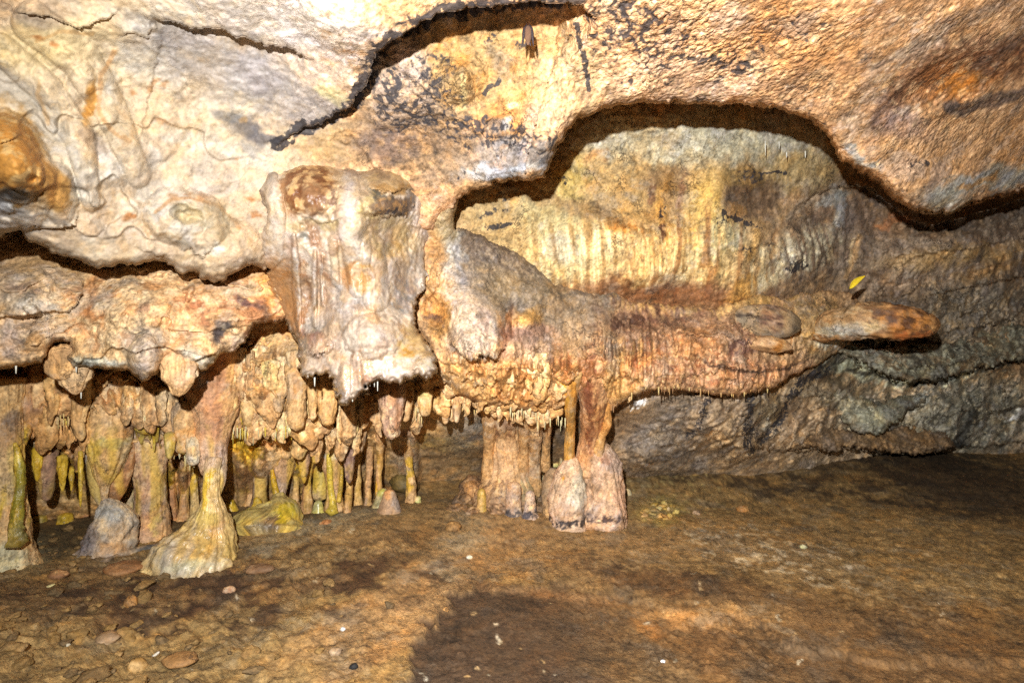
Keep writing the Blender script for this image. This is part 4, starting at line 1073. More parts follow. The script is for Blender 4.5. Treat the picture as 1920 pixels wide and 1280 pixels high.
def paint_mound(p):
    U, V = p.U, p.V
    p.C[:] = (194, 152, 108)
    p.grain((172, 128, 90), (212, 174, 126), 0.7, 0.7)
    # dusty grey crown
    p.e(930, 510, 130, 70, 24, (120, 104, 86), 1.0, .3)
    p.e(1080, 585, 140, 52, 20, (120, 104, 86), 0.95, .35)
    p.e(930, 465, 80, 34, 20, (98, 82, 68), 0.85, .4)
    p.mottle(960, 530, 150, 60, 20, (156, 134, 106), 0.7, 50, 0.05)
    p.e(960, 540, 60, 20, 10, (150, 126, 90), 0.5, .6)
    p.e(848, 480, 22, 60, -6, (176, 172, 168), 0.85, .4)
    p.e(862, 540, 26, 50, 0, (166, 152, 142), 0.7, .5)
    p.mottle(850, 490, 28, 80, 0, (112, 108, 108), 0.6, 36, 0.1)
    p.e(835, 410, 24, 50, 0, (160, 140, 100), 0.8, .5)
    p.e(820, 470, 16, 40, 0, (176, 126, 72), 0.8, .5)
    p.e(893, 620, 54, 50, 0, (190, 172, 152), 0.9, .4); p.streak(893, 625, 50, 46, 0, (150, 122, 108), .6, 40, 0, 0)
    p.mottle(893, 620, 54, 50, 0, (152, 132, 122), 0.6, 30, 0.1)
    p.e(870, 570, 40, 26, 0, (184, 164, 144), 0.7, .5)
    p.e(905, 592, 12, 10, 0, (110, 98, 90), 0.6, .5)
    p.e(815, 580, 32, 46, 0, (192, 140, 76), 0.92, .4)
    p.e(815, 540, 30, 40, 20, (184, 138, 86), 0.7, .5)
    p.e(802, 598, 18, 6, 10, (84, 60, 52), 0.75, .5)
    p.e(990, 597, 22, 16, 0, (194, 146, 80), 0.85, .5)
    p.e(960, 600, 12, 26, 0, (184, 130, 66), 0.7, .5)
    p.e(1000, 630, 60, 18, 0, (130, 100, 90), 0.7, .5)
    p.e(1000, 660, 60, 22, 0, (180, 150, 124), 0.6, .5)
    p.e(955, 620, 8, 50, 0, (122, 72, 48), 0.5, .5)
    # brown lobe above the twin columns
    p.e(1060, 690, 34, 44, 10, (134, 74, 42), 0.85, .4)
    p.streak(1060, 690, 34, 46, 0, (202, 150, 96), 0.9, 44, .1, .0)
    p.streak(1110, 670, 60, 70, 0, (204, 164, 112), 0.7, 40, 0, 0)
    p.e(1110, 640, 70, 40, 0, (160, 132, 100), 0.7, .5)
    p.e(1110, 720, 14, 60, 0, (120, 66, 40), 0.7, .5)
    p.e(1150, 560, 20, 18, 30, (118, 120, 110), 0.8, .4)
    # right shelf
    p.e(1250, 590, 110, 40, 0, (128, 92, 68), 0.9, .4)
    p.mottle(1250, 600, 130, 50, 0, (74, 48, 36), 0.85, 18, 0.06)
    p.mottle(1250, 610, 130, 50, 0, (186, 146, 108), 0.6, 40, 0.12)
    p.e(1285, 655, 22, 14, 0, (206, 142, 70), 0.85, .5)
    p.e(1205, 680, 30, 24, 0, (146, 76, 38), 0.7, .5)
    p.e(1200, 640, 40, 24, 0, (150, 118, 98), 0.6, .5)
    p.streak(1190, 690, 60, 60, 0, (206, 158, 92), 0.8, 34, 0, .0)
    p.e(1160, 710, 30, 50, 0, (202, 152, 84), 0.75, .5)
    p.e(1390, 640, 150, 50, 4, (188, 148, 110), 0.7, .5)
    p.e(1360, 700, 150, 34, 0, (198, 150, 112), 0.8, .5)
    p.mottle(1330, 640, 200, 70, 0, (120, 82, 62), .6, 26, .12)
    p.mottle(1280, 680, 170, 50, 0, (150, 80, 44), .5, 34, .16)
    p.line([(1300, 662), (1330, 686), (1360, 690), (1400, 697), (1450, 694), (1480, 687), (1530, 670)], 3, (50, 34, 28), .7)
    p.e(1320, 640, 40, 30, 0, (196, 136, 80), 0.6, .5)
    p.e(1395, 645, 22, 20, 0, (98, 66, 58), 0.8, .4)
    p.e(1470, 650, 50, 22, 0, (190, 154, 108), 0.7, .5); p.e(1458, 652, 10, 10, 0, (176, 112, 44), 0.8, .5)
    p.e(1540, 610, 60, 44, 20, (150, 122, 80), 0.85, .5)
    p.mottle(1530, 600, 70, 40, 20, (200, 166, 106), 0.6, 40, 0.1)
    p.line([(1530, 630), (1524, 660)], 9, (206, 154, 84), 0.7)
    p.e(1560, 638, 34, 14, 0, (186, 190, 182), 0.85, .4)
    p.e(1420, 560, 60, 16, 0, (140, 110, 62), 0.7, .5)
    p.e(1560, 670, 50, 12, 0, (120, 108, 80), 0.6, .5)
    p.mottle(1400, 660, 180, 70, 0, (216, 176, 132), 0.5, 40, 0.12)
    p.mottle(1250, 700, 120, 40, 0, (222, 186, 130), 0.5, 34, 0.1)
    # scalloped ochre fringe
    p.e(960, 725, 140, 40, 0, (204, 156, 94), 0.85, .5)
    p.streak(960, 725, 140, 44, 0, (184, 120, 60), 0.7, 28, 0, .05)
    p.e(850, 700, 40, 30, 0, (202, 158, 100), 0.8, .5)
    p.streak(1330, 565, 170, 26, 0, (214, 172, 108), .85, 80, 0, -.05); p.e(1420, 560, 70, 22, -10, (190, 152, 92), .6, .6)
    p.M[:, 2] = 0.15
    p.chan(2, 1080, 700, 60, 60, 0, 0.8)
    p.tone(0.14)


mound = relief(
    "flowstone_mound", (740, 1640), (310, 800), 2.0,
    [(835, 350, 1.57), (838, 395, 1.60), (780, 370, 1.66), (780, 440, 1.72), (775, 520, 1.78), (828, 440, 1.66), (870, 440, 1.84), (950, 470, 1.90), (1010, 500, 1.97), (1060, 538, 1.96), (1120, 553, 1.98), (1240, 572, 2.06), (1340, 580, 2.1), (1450, 570, 2.2), (1540, 580, 2.35), (900, 560, 1.74), (860, 600, 1.72), (890, 640, 1.68), (900, 700, 1.80), (1000, 600, 1.86), (1000, 700, 1.88), (1080, 620, 1.94), (1080, 700, 1.95), (1080, 750, 2.0), (1160, 640, 1.97), (1160, 740, 1.98), (1250, 640, 2.0), (1300, 720, 2.02),
     (1400, 720, 2.08), (1400, 640, 2.08), (1500, 690, 2.28), (1560, 640, 2.36), (1600, 660, 2.5), (800, 560, 1.76), (800, 640, 1.8), (840, 720, 1.86), (930, 760, 1.95)],
    paint_mound,
    outline=[(770, 340), (845, 335), (858, 372), (852, 400), (852, 428), (872, 430), (900, 440), (940, 458), (975, 478), (1010, 500), (1030, 520), (1045, 535), (1080, 540), (1110, 550), (1135, 552), (1150, 546), (1168, 554), (1180, 566), (1240, 570), (1290, 574), (1340, 580), (1375, 556), (1420, 548), (1470, 560), (1510, 548), (1560, 545), (1600, 550), (1620, 575), (1612, 600), (1590, 625), (1600, 640), (1570, 660), (1530, 685), (1490, 700), (1450, 726), (1390, 738), (1340, 739), (1280, 731), (1210, 732), (1185, 742), (1160, 760), (1145, 773), (1125, 745), (1080, 738), (1050, 765), (1000, 770), (950, 765), (915, 760), (890, 750), (860, 742), (830, 715), (812, 690), (796, 640), (766, 610), (758, 560), (755, 470), (760, 400)],
    curl=(0.03, 12), rag=(4, 3), amp=(0.014, 0.02, 0.011, 0.004), thick=0.6, st=(1, 1, .6), strata=[(950, 715, 170, 60, 0, .05, 15, .9, 1.1, 26), (1320, 680, 280, 76, -3, .05, 10, 1.2, .9, 20), (840, 600, 60, 120, 0, .03, 9, 1.2, .5, 18)],
    steps=[([(838, 630, 0), (846, 645, .05), (862, 660, .07), (884, 679, .08), (902, 667, .08), (930, 672, .08), (945, 650, .07), (952, 620, 0)], 45, 'lip'),
           ([(945, 668, 0), (990, 662, .02), (1012, 650, .03), (1036, 640, 0)], 30, 'lip'),
           ([(860, 690, 0), (905, 688, .03), (930, 692, .03), (970, 690, .03), (1010, 695, .03), (1040, 690, 0)], 20, 'lip'),
           ([(815, 690, 0), (840, 738, .03), (872, 740, .03), (895, 752, .03), (930, 756, .03), (960, 750, 0)], 20, 'lip'),
           ([(1020, 655, 0), (1030, 690, .04), (1045, 712, .07), (1062, 722, .07), (1080, 712, .05), (1092, 690, 0)], 36, 'lip'),
           ([(1130, 700, 0), (1145, 696, .03), (1155, 690, 0)], 20, 'lip'),
           ([(1300, 668, 0), (1330, 684, .03), (1360, 688, .035), (1400, 694, .035), (1450, 692, .035), (1480, 684, .03), (1530, 668, 0)], 30, 'lip'),
           ([(1410, 648, 0), (1440, 664, .03), (1470, 666, .035), (1500, 656, .02), (1515, 640, 0)], 26, 'lip'),
           ([(1520, 655, 0), (1540, 652, .03), (1580, 642, .03), (1596, 630, 0)], 20, 'lip'),
           ([(800, 545, 0), (806, 540, .02), (822, 566, .02), (850, 574, 0)], 22, 'lip'),
           ([(796, 612, 0), (815, 618, .02), (835, 612, 0)], 16, 'lip'),
           ([(1190, 700, 0), (1230, 705, .02), (1290, 700, .02), (1330, 706, 0)], 16, 'lip')],
    bulges=[(893, 610, 56, 74, 0, .038, .8), (1060, 680, 36, 50, 10, .05, .8), (1120, 650, 50, 90, 0, .05, .8), (990, 597, 24, 18, 0, .03, .7), (1435, 600, 80, 44, 8, .03, .8), (815, 580, 26, 34, 0, -.04, 1), (1250, 600, 80, 40, 0, -.03, 1), (1150, 560, 26, 18, 20, .02, .8), (1430, 605, 62, 32, 8, -.05, .7), (1548, 604, 62, 40, 6, .09, .8), (1290, 655, 34, 22, 0, .03, .8), (1200, 640, 40, 36, 0, .035, .8), (1340, 640, 40, 30, 0, .03, .8), (1250, 690, 50, 26, 0, .025, .8), (1010, 560, 60, 30, 25, .03, .8), (960, 610, 26, 40, 0, -.03, 1), (1030, 600, 26, 50, 0, -.02, 1)],
    ridges=[([(933, 628, .4), (930, 669, 1), (929, 710, .6)], 8.6, 0.023), ([(954, 608, .4), (957, 656, 1), (954, 703, .6)], 11.0, 0.020), ([(967, 601, .4), (969, 663, 1), (969, 725, .6)], 10.2, 0.021), ([(977, 643, .4), (980, 683, 1), (976, 723, .6)], 6.8, 0.013), ([(998, 652, .4), (1001, 690, 1), (998, 729, .6)], 10.5, 0.019), ([(1015, 652, .4), (1019, 673, 1), (1015, 695, .6)], 5.8, 0.016), ([(1027, 611, .4), (1028, 664, 1), (1028, 718, .6)], 7.3, 0.018), ([(1144, 638, .4), (1145, 689, 1), (1141, 741, .6)], 10.1, 0.030), ([(1157, 658, .4), (1154, 699, 1), (1160, 740, .6)], 8.4, 0.025), ([(1167, 610, .4), (1163, 652, 1), (1170, 693, .6)], 10.1, 0.030), ([(1178, 601, .4), (1174, 653, 1), (1179, 706, .6)], 9.6, 0.028), ([(1187, 640, .4), (1187, 674, 1), (1192, 708, .6)], 10.3, 0.030), ([(1203, 595, .4), (1202, 659, 1), (1204, 723, .6)], 5.2, 0.016), ([(1215, 593, .4), (1218, 665, 1), (1213, 738, .6)], 6.9, 0.029), ([(1231, 626, .4), (1232, 676, 1), (1235, 725, .6)], 8.6, 0.022), ([(1244, 620, .4), (1248, 675, 1), (1244, 730, .6)], 6.4, 0.017), ([(1262, 641, .4), (1263, 683, 1), (1264, 725, .6)], 8.5, 0.012), ([(1277, 671, .4), (1278, 699, 1), (1279, 726, .6)], 9.1, 0.018), ([(1295, 643, .4), (1295, 687, 1), (1296, 731, .6)], 10.8, 0.017), ([(1317, 658, .4), (1316, 690, 1), (1316, 722, .6)], 7.2, 0.023), ([(1341, 641, .4), (1339, 685, 1), (1344, 728, .6)], 9.4, 0.018), ([(1354, 649, .4), (1353, 687, 1), (1353, 725, .6)], 9.2, 0.014), ([(1379, 662, .4), (1381, 698, 1), (1383, 735, .6)], 6.0, 0.018), ([(1395, 651, .4), (1397, 685, 1), (1398, 718, .6)], 8.2, 0.015)],
    flute=[(1000, 700, 200, 70, 0, .022, 26, 0), (1180, 690, 120, 70, 0, .016, 30, 0), (1380, 690, 150, 40, 0, .008, 30, 0), (890, 620, 60, 60, 0, .012, 26, 0), (1080, 650, 90, 90, 0, .016, 30, 0), (960, 510, 120, 60, 0, .006, 44, .6)],
)
tag(mound, "dusty grey-brown mound with ochre draperies, its shelf running to the right above the dark recess", "flowstone")


def paint_right(p):
    p.C[:] = (140, 136, 116)
    p.grain((112, 106, 90), (176, 176, 154), 0.7, 0.7)
    p.mottle(1700, 700, 300, 120, 0, (84, 76, 62), .6, 24, .08)
    p.mottle(1700, 700, 300, 120, 0, (150, 120, 84), .5, 12, .1)
    p.e(1650, 790, 50, 30, 10, (178, 178, 152), .6, .5)
    p.e(1728, 748, 16, 8, -30, (196, 200, 194), .8)
    p.tone(.15)


o = relief("rock_ledge", (1530, 2180), (540, 740), 2.2,
    [(1560, 655, 2.50), (1640, 690, 2.50), (1712, 714, 2.56), (1840, 690, 2.74), (1930, 672, 2.86), (2150, 620, 3.2), (1600, 630, 2.58), (1750, 640, 2.66), (1900, 610, 2.86), (2150, 560, 3.2)],
    paint_right, outline=[(1545, 662), (1600, 668), (1625, 684), (1648, 694), (1672, 708), (1712, 716), (1742, 712), (1760, 708), (1800, 702), (1840, 690), (1882, 681), (1930, 672), (2160, 628), (2160, 560), (1900, 606), (1780, 642), (1640, 638), (1580, 640)],
    curl=(.03, 12), rag=(7, 5), amp=(.012, .03, .014, .004), thick=.5, strata=[(1800, 660, 380, 90, -8, .05, 14, 1.4, .3, 10)],
    steps=[([(1580, 655, 0), (1640, 668, .04), (1700, 690, .05), (1760, 688, .05), (1850, 668, .04), (1940, 646, .03)], 30, 'lip')])
tag(o, "grey-green layered ledge beneath the log-shaped rock, with a ragged drooping lip", "rock ledge")
o = relief("rock_ledge", (1540, 1770), (720, 840), 2.0,
    [(1570, 760, 2.72), (1620, 780, 2.62), (1640, 812, 2.64), (1700, 760, 2.74), (1740, 745, 2.80), (1620, 740, 2.72)],
    paint_right, outline=[(1556, 750), (1600, 742), (1660, 752), (1692, 745), (1732, 738), (1746, 744), (1730, 757), (1702, 767), (1692, 782), (1668, 800), (1642, 815), (1612, 812), (1584, 790), (1566, 770)],
    curl=(.05, 18), rag=(6, 4), amp=(.01, .03, .014, .004), thick=.4)
tag(o, "pale tongue-shaped rock lobe low on the dark right wall", "rock ledge")
o = relief("rock_ledge", (1370, 1800), (780, 870), 2.2,
    [(1400, 830, 2.52), (1500, 842, 2.60), (1600, 838, 2.68), (1700, 845, 2.80), (1780, 842, 2.88), (1500, 800, 2.66), (1700, 805, 2.88)],
    lambda p: (p.C.__setitem__(slice(None), (140, 114, 84)), p.grain((112, 90, 66), (168, 138, 100), .7, .7), p.tone(.16)),
    outline=[(1392, 826), (1410, 838), (1440, 842), (1462, 834), (1500, 846), (1530, 838), (1560, 848), (1590, 836), (1640, 845), (1700, 850), (1760, 846), (1790, 838), (1780, 812), (1700, 800), (1600, 806), (1520, 796), (1450, 806), (1410, 812)],
    curl=(.04, 12), rag=(7, 5), amp=(.012, .03, .014, .004), thick=.4, strata=[(1600, 825, 260, 40, 0, .04, 16, 1.2, .5, 12)])
tag(o, "low brown overhanging lip just above the floor of the dark right-hand recess", "rock ledge")


# ------------------------------------------------------------------ builders for free-standing formations
def catmull(A, n):
    A = np.array(A, float)
    A = np.vstack([2 * A[0] - A[1], A, 2 * A[-1] - A[-2]])
    out = []
    m = len(A) - 3
    for i in range(m):
        p0, p1, p2, p3 = A[i:i + 4]
        for t in np.linspace(0, 1, n, endpoint=(i == m - 1)):
            out.append(0.5 * ((2 * p1) + (-p0 + p2) * t + (2 * p0 - 5 * p1 + 4 * p2 - p3) * t * t + (-p0 + 3 * p1 - 3 * p2 + p3) * t ** 3))
    return np.array(out)


_seed = [0]


def tube(name, prof, paint, mat=None, seg=26, lump=0.12, flute=0.0, parent=None, origin=None, px=3.0, tip=True, flat=1.0, rings=0.0):
    _seed[0] += 1; sd = _seed[0] * 0.37
    seg = max(seg, min(180, int(2 * math.pi * max(p_[3] for p_ in prof) / 3.0)))
    A = [(u, v, Y, r) for (u, v, Y, r) in prof]
    L = sum(math.hypot(A[i + 1][0] - A[i][0], A[i + 1][1] - A[i][1]) for i in range(len(A) - 1))
    n = max(3, int(L / px / (len(A) - 1)))
    B = catmull(A, n)
    B[:, 3] = np.maximum(B[:, 3], 0.4)
    C = np.array([pt(b[0], b[1], b[2]) for b in B]); rad = B[:, 3] * B[:, 2] / F
    T = np.gradient(C, axis=0); T /= np.linalg.norm(T, axis=1, keepdims=True)
    n1 = np.cross(T, np.array([0, 1, 0.0])); n1 /= np.linalg.norm(n1, axis=1, keepdims=True) + 1e-9
    n2 = np.cross(T, n1)
    an = np.linspace(0, 2 * np.pi, seg, endpoint=False)
    ca, sa = np.cos(an), np.sin(an)
    dirs = n1[:, None] * ca[None, :, None] + n2[:, None] * sa[None, :, None] * flat
    nr = len(C)
    rm = float(np.mean(rad))
    base = (C[:, None] + dirs * rad[:, None, None]).reshape(-1, 3).astype(np.float32)
    k = 1 + lump * (1.3 * fbm(base, 0.5 / rm, 3, 0.55, sd=sd) + 0.55 * fbm(base, 42, 3, 0.6, sd=sd + 2) + 0.6 * (0.3 - billow(base, 1.2 / rm, 2, sd=sd)))
    if flute:
        arc = np.cumsum(np.r_[0, np.linalg.norm(np.diff(C, axis=0), axis=1)])
        Q = np.stack([np.tile(ca, nr) * 2.2, np.tile(sa, nr) * 2.2, np.repeat(arc / rm * 0.12, seg)], 1).astype(np.float32)
        k += flute * (0.35 - np.abs(pn(Q, 1.5, sd)) - .4 * np.abs(pn(Q, 3.4, sd + 1)))
    if rings:
        arc = np.cumsum(np.r_[0, np.linalg.norm(np.diff(C, axis=0), axis=1)])
        k += rings * np.repeat(np.sin(arc * 260 + 3 * np.sin(arc * 70)), seg)
    P = (C[:, None] + dirs * (rad[:, None] * k.reshape(nr, seg))[:, :, None]).reshape(-1, 3).astype(np.float32)
    P = np.vstack([P, C[:1] - T[:1] * rad[0] * 0.3, C[-1:] + T[-1:] * rad[-1] * (0.6 if tip else 0.2)]).astype(np.float32)
    idx = np.arange(nr * seg).reshape(nr, seg)
    r2 = np.roll(idx, -1, axis=1)
    Q = np.stack([idx[:-1], idx[1:], r2[1:], r2[:-1]], 2).reshape(-1, 4)
    a, b = nr * seg, nr * seg + 1
    caps = [(a, int(idx[0, j]), int(r2[0, j]), a) for j in range(seg)]
    faces = [tuple(int(x) for x in q) for q in Q]
    faces += [(a, int(idx[0, j]), int(r2[0, j])) for j in range(seg)]
    faces += [(b, int(r2[-1, j]), int(idx[-1, j])) for j in range(seg)]
    if origin is None:
        i = int(np.argmin(P[:, 2]))
        origin = (float(C[-1][0]), float(C[-1][1]), float(P[i, 2]))
    o_ = np.array(origin, np.float32)
    me = bpy.data.meshes.new(name)
    me.from_pydata([tuple(map(float, x)) for x in (P - o_)], [], faces)
    me.polygons.foreach_set("use_smooth", np.ones(len(me.polygons), bool))
    U = (P[:, 0] / P[:, 1] * F + 960).astype(np.float32); V = (640 - (P[:, 2] - H) / P[:, 1] * F).astype(np.float32)
    p = Paint(U, V, P, (190, 150, 104))
    paint(p)
    if name in ('shaft', 'drapery', 'stalactite', 'column') and U.mean() < 720:
        p.streak(330, 885, 420, 78, 0, (212, 174, 62), .6, 34, 0, .04)
    setcol(me, p.C, p.M)
    return link(name, me, mat or ROCK, parent=parent, loc=origin if parent is None else (0, 0, 0))


def tint(base, *ops, grain=((172, 132, 90), (216, 186, 138)), k=(0.6, 0.6), wet=0.15, tone=0.13, streak=None):
    """colour recipe: base stone, two grain colours, then local stains given as (kind, ...)"""
    def f(p):
        p.C[:] = base
        p.grain(grain[0], grain[1], *k)
        if streak:
            for (rgb, kk, s_, th) in streak:
                p.streak(960, 640, 3000, 3000, 0, rgb, kk, s_, 0, th)
        p.M[:, 2] = wet
        for op in ops:
            getattr(p, op[0])(*op[1:])
        p.tone(tone)
    return f


OCH = (214, 174, 118); BRN = (158, 116, 80); YEL = (214, 172, 48); PIN = (214, 178, 134); GRY = (176, 164, 152); WHT = (214, 204, 180)
YG = ((190, 140, 30), (216, 196, 96))
COLG = "columns in the niche under the ledge"


def rooted(name, u, v, label, cat, group=None):
    o = tag(empty(name, floor_pt(u, v)), label, cat, group)
    o["kind"] = "thing"
    return o


# ---- the columns of the left niche
c = rooted("column", 10, 1075, "stout pale column at the far left edge, with a yellow crust down its right flank", "column", COLG)
o0 = tuple(c.location)
Ya = H * F / (1068 - 640)
tube("shaft", [(-8, 715, Ya, 44), (4, 790, Ya, 30), (8, 850, Ya, 28), (8, 910, Ya, 31), (6, 970, Ya, 38), (2, 1030, Ya, 52), (0, 1072, Ya, 66), (0, 1095, Ya, 80)],
     tint(OCH, ("e", 10, 820, 40, 30, 0, (166, 128, 90), .7), ("e", -5, 900, 26, 60, 0, (206, 176, 130), .7), ("e", 0, 1060, 60, 40, 0, (204, 200, 166), .8), ("e", 25, 880, 16, 40, 0, (200, 176, 100), .6), ("streak", 30, 960, 30, 90, 0, (190, 160, 40), .8, 60), ("e", 20, 790, 18, 14, 0, (120, 100, 84), .6)), parent=c, origin=o0, lump=.14, flute=.12)
tube("yellow_crust", [(28, 830, Ya - .03, 3), (34, 860, Ya - .03, 6), (38, 890, Ya - .03, 8), (36, 930, Ya - .035, 7), (32, 960, Ya - .05, 9), (30, 990, Ya - .06, 12), (36, 1018, Ya - .07, 15)],
     tint((204, 168, 60), ("streak", 38, 940, 30, 100, 0, (120, 116, 40), .7, 50), ("e", 40, 1005, 20, 20, 0, (130, 124, 70), .7), grain=YG, wet=.6), mat=CALC, parent=c, origin=o0, lump=.5, flute=.3)

c = rooted("column", 200, 1035, "column pinched to a thread above a bulging grey and pink base", "column", COLG)
o0 = tuple(c.location)
Yb = H * F / (1035 - 640)
tube("shaft", [(203, 690, Yb + .04, 46), (203, 740, Yb + .03, 43), (203, 790, Yb + .02, 40), (205, 830, Yb + .01, 36), (203, 860, Yb, 29), (198, 890, Yb, 19), (196, 915, Yb, 8), (196, 945, Yb, 4.5), (196, 962, Yb, 5)],
     tint(OCH, ("e", 200, 760, 18, 50, 0, (206, 178, 140), .7), ("e", 238, 780, 18, 50, 0, (190, 132, 76), .7), ("e", 200, 832, 40, 12, 0, (196, 184, 110), .75), ("e", 172, 840, 10, 20, 0, (206, 170, 60), .7), ("e", 230, 850, 14, 20, 0, (184, 170, 140), .6)), parent=c, origin=o0, flute=.18)
tube("drapery", [(224, 800, Yb + .07, 22), (226, 850, Yb + .06, 24), (222, 900, Yb + .05, 19), (214, 935, Yb + .05, 10), (208, 958, Yb + .04, 3)], tint((186, 134, 86), ("e", 230, 870, 10, 40, 0, (150, 104, 70), .6)), parent=c, origin=o0, flute=.1)
tube("drapery", [(178, 830, Yb + .06, 16), (180, 880, Yb + .05, 15), (184, 920, Yb + .04, 12), (190, 950, Yb + .04, 3)], tint(GRY, ("e", 180, 900, 20, 30, 0, (196, 172, 150), .6)), parent=c, origin=o0)
tube("base", [(197, 936, Yb, 8), (203, 950, Yb, 22), (210, 966, Yb, 33), (211, 985, Yb, 37), (208, 1008, Yb, 38), (202, 1030, Yb, 42), (198, 1046, Yb, 48)],
     tint((182, 168, 150), ("e", 168, 1020, 18, 40, 10, (132, 118, 112), .8), ("e", 222, 1000, 20, 24, 0, (206, 172, 130), .8), ("e", 218, 1030, 26, 14, 0, (196, 146, 92), .7), ("e", 205, 962, 30, 12, 0, (170, 170, 166), .7)), parent=c, origin=o0, lump=.30, flute=.1, seg=44)

c = rooted("column", 283, 1008, "straight lumpy tan column with a bright yellow collar at mid height", "column", COLG)
o0 = tuple(c.location)
Yc = H * F / (1003 - 640) - .03
tube("shaft", [(292, 680, Yc + .04, 52), (290, 740, Yc + .02, 47), (286, 790, Yc, 42), (281, 815, Yc, 36), (279, 860, Yc, 31), (281, 905, Yc, 26), (283, 950, Yc, 27), (283, 985, Yc, 31), (281, 1005, Yc, 36), (280, 1016, Yc, 42)],
     tint(PIN, ("e", 310, 760, 16, 60, 0, (206, 164, 110), .7), ("e", 262, 760, 20, 40, 0, (186, 134, 90), .7), ("e", 275, 960, 24, 60, 0, (190, 148, 116), .6), ("e", 295, 975, 8, 24, 0, (208, 178, 100), .8), ("mottle", 280, 900, 50, 110, 0, (160, 120, 96), .6, 40)), parent=c, origin=o0, lump=.17, flute=.08)
tube("collar", [(256, 803, Yc - .095, 4), (264, 806, Yc - .105, 7), (275, 808, Yc - .112, 7), (287, 804, Yc - .11, 7), (297, 802, Yc - .1, 4)], tint((212, 178, 60), grain=YG, wet=.6), mat=CALC, parent=c, origin=o0, lump=.25, px=2)
for (u, l_, r_) in [(258, 16, 4), (265, 28, 6), (273, 14, 4), (281, 20, 4), (289, 42, 3.4), (294, 24, 4)]:
    tube("drip", [(u, 804, Yc - .1, r_), (u, 804 + l_ * .6, Yc - .085, r_ * .8), (u, 804 + l_, Yc - .075, r_ * .3)], tint((210, 176, 56), grain=YG, wet=.6), mat=CALC, parent=c, origin=o0, seg=10, lump=.15)

c = rooted("column", 378, 1048, "tall brown column standing on a glossy yellow cone that spreads over the soil", "column", COLG)
o0 = tuple(c.location)
Yd = H * F / (1045 - 640)
tube("shaft", [(404, 660, Yd + .08, 60), (402, 710, Yd + .07, 54), (400, 760, Yd + .06, 43), (396, 800, Yd + .05, 33), (395, 840, Yd + .045, 28), (400, 870, Yd + .04, 24), (404, 895, Yd + .03, 19), (400, 925, Yd + .02, 14)],
     tint((196, 152, 114), ("e", 400, 760, 30, 100, 0, (178, 126, 94), .6), ("e", 430, 740, 14, 90, 8, (206, 166, 112), .85), ("e", 380, 705, 10, 20, 0, (128, 122, 124), .8), ("e", 395, 850, 30, 30, 0, (206, 174, 146), .75), ("e", 412, 900, 14, 30, 0, (200, 186, 168), .7), ("mottle", 395, 760, 60, 120, 0, (196, 150, 110), .6, 40), ("e", 372, 790, 10, 60, 0, (188, 150, 110), .6)), parent=c, origin=o0, lump=.13, flute=.1)
tube("base", [(400, 860, Yd + .02, 14), (397, 885, Yd, 13), (396, 910, Yd - .01, 13), (397, 935, Yd - .01, 16), (398, 960, Yd - .01, 26), (396, 982, Yd, 38), (390, 1003, Yd, 48), (381, 1026, Yd - .01, 60), (374, 1044, Yd - .02, 76), (372, 1056, Yd - .02, 90)],
     tint((204, 176, 124), ("e", 392, 925, 9, 40, 0, (224, 184, 60), .9), ("e", 396, 870, 20, 14, 0, (206, 172, 136), .9), ("e", 410, 990, 16, 30, 0, (190, 150, 112), .7), ("e", 392, 970, 22, 20, 0, (206, 180, 92), .7), ("e", 330, 1040, 46, 40, 0, (176, 164, 146), .8), ("e", 420, 1020, 40, 26, 0, (196, 166, 100), .7), ("streak", 385, 1010, 90, 60, 0, (180, 150, 84), .6, 40), ("e", 360, 1055, 60, 10, 0, (200, 196, 160), .6), grain=((190, 156, 96), (214, 200, 150)), wet=.6), mat=CALC, parent=c, origin=o0, lump=.24, flute=.16, rings=.006, seg=56)

Y5 = 2.28
c = rooted("column", 487, 966, "slim grey-brown column with a yellow foot, just right of the tall brown column", "column", COLG)
o0 = tuple(c.location)
tube("shaft", [(512, 770, Y5, 20), (498, 830, Y5, 18), (490, 880, Y5, 15), (487, 920, Y5, 13), (486, 950, Y5, 17), (486, 968, Y5, 22)], tint((170, 138, 110), ("e", 470, 830, 14, 60, 0, (208, 170, 44), .8), ("e", 478, 850, 14, 40, 0, (204, 160, 40), .7)), parent=c, origin=o0, lump=.18)
tube("yellow_foot", [(480, 934, Y5 - .06, 5), (483, 944, Y5 - .07, 8), (480, 956, Y5 - .08, 10), (478, 972, Y5 - .09, 14)], tint(YEL, grain=YG, wet=.7), mat=CALC, parent=c, origin=o0, lump=.25)

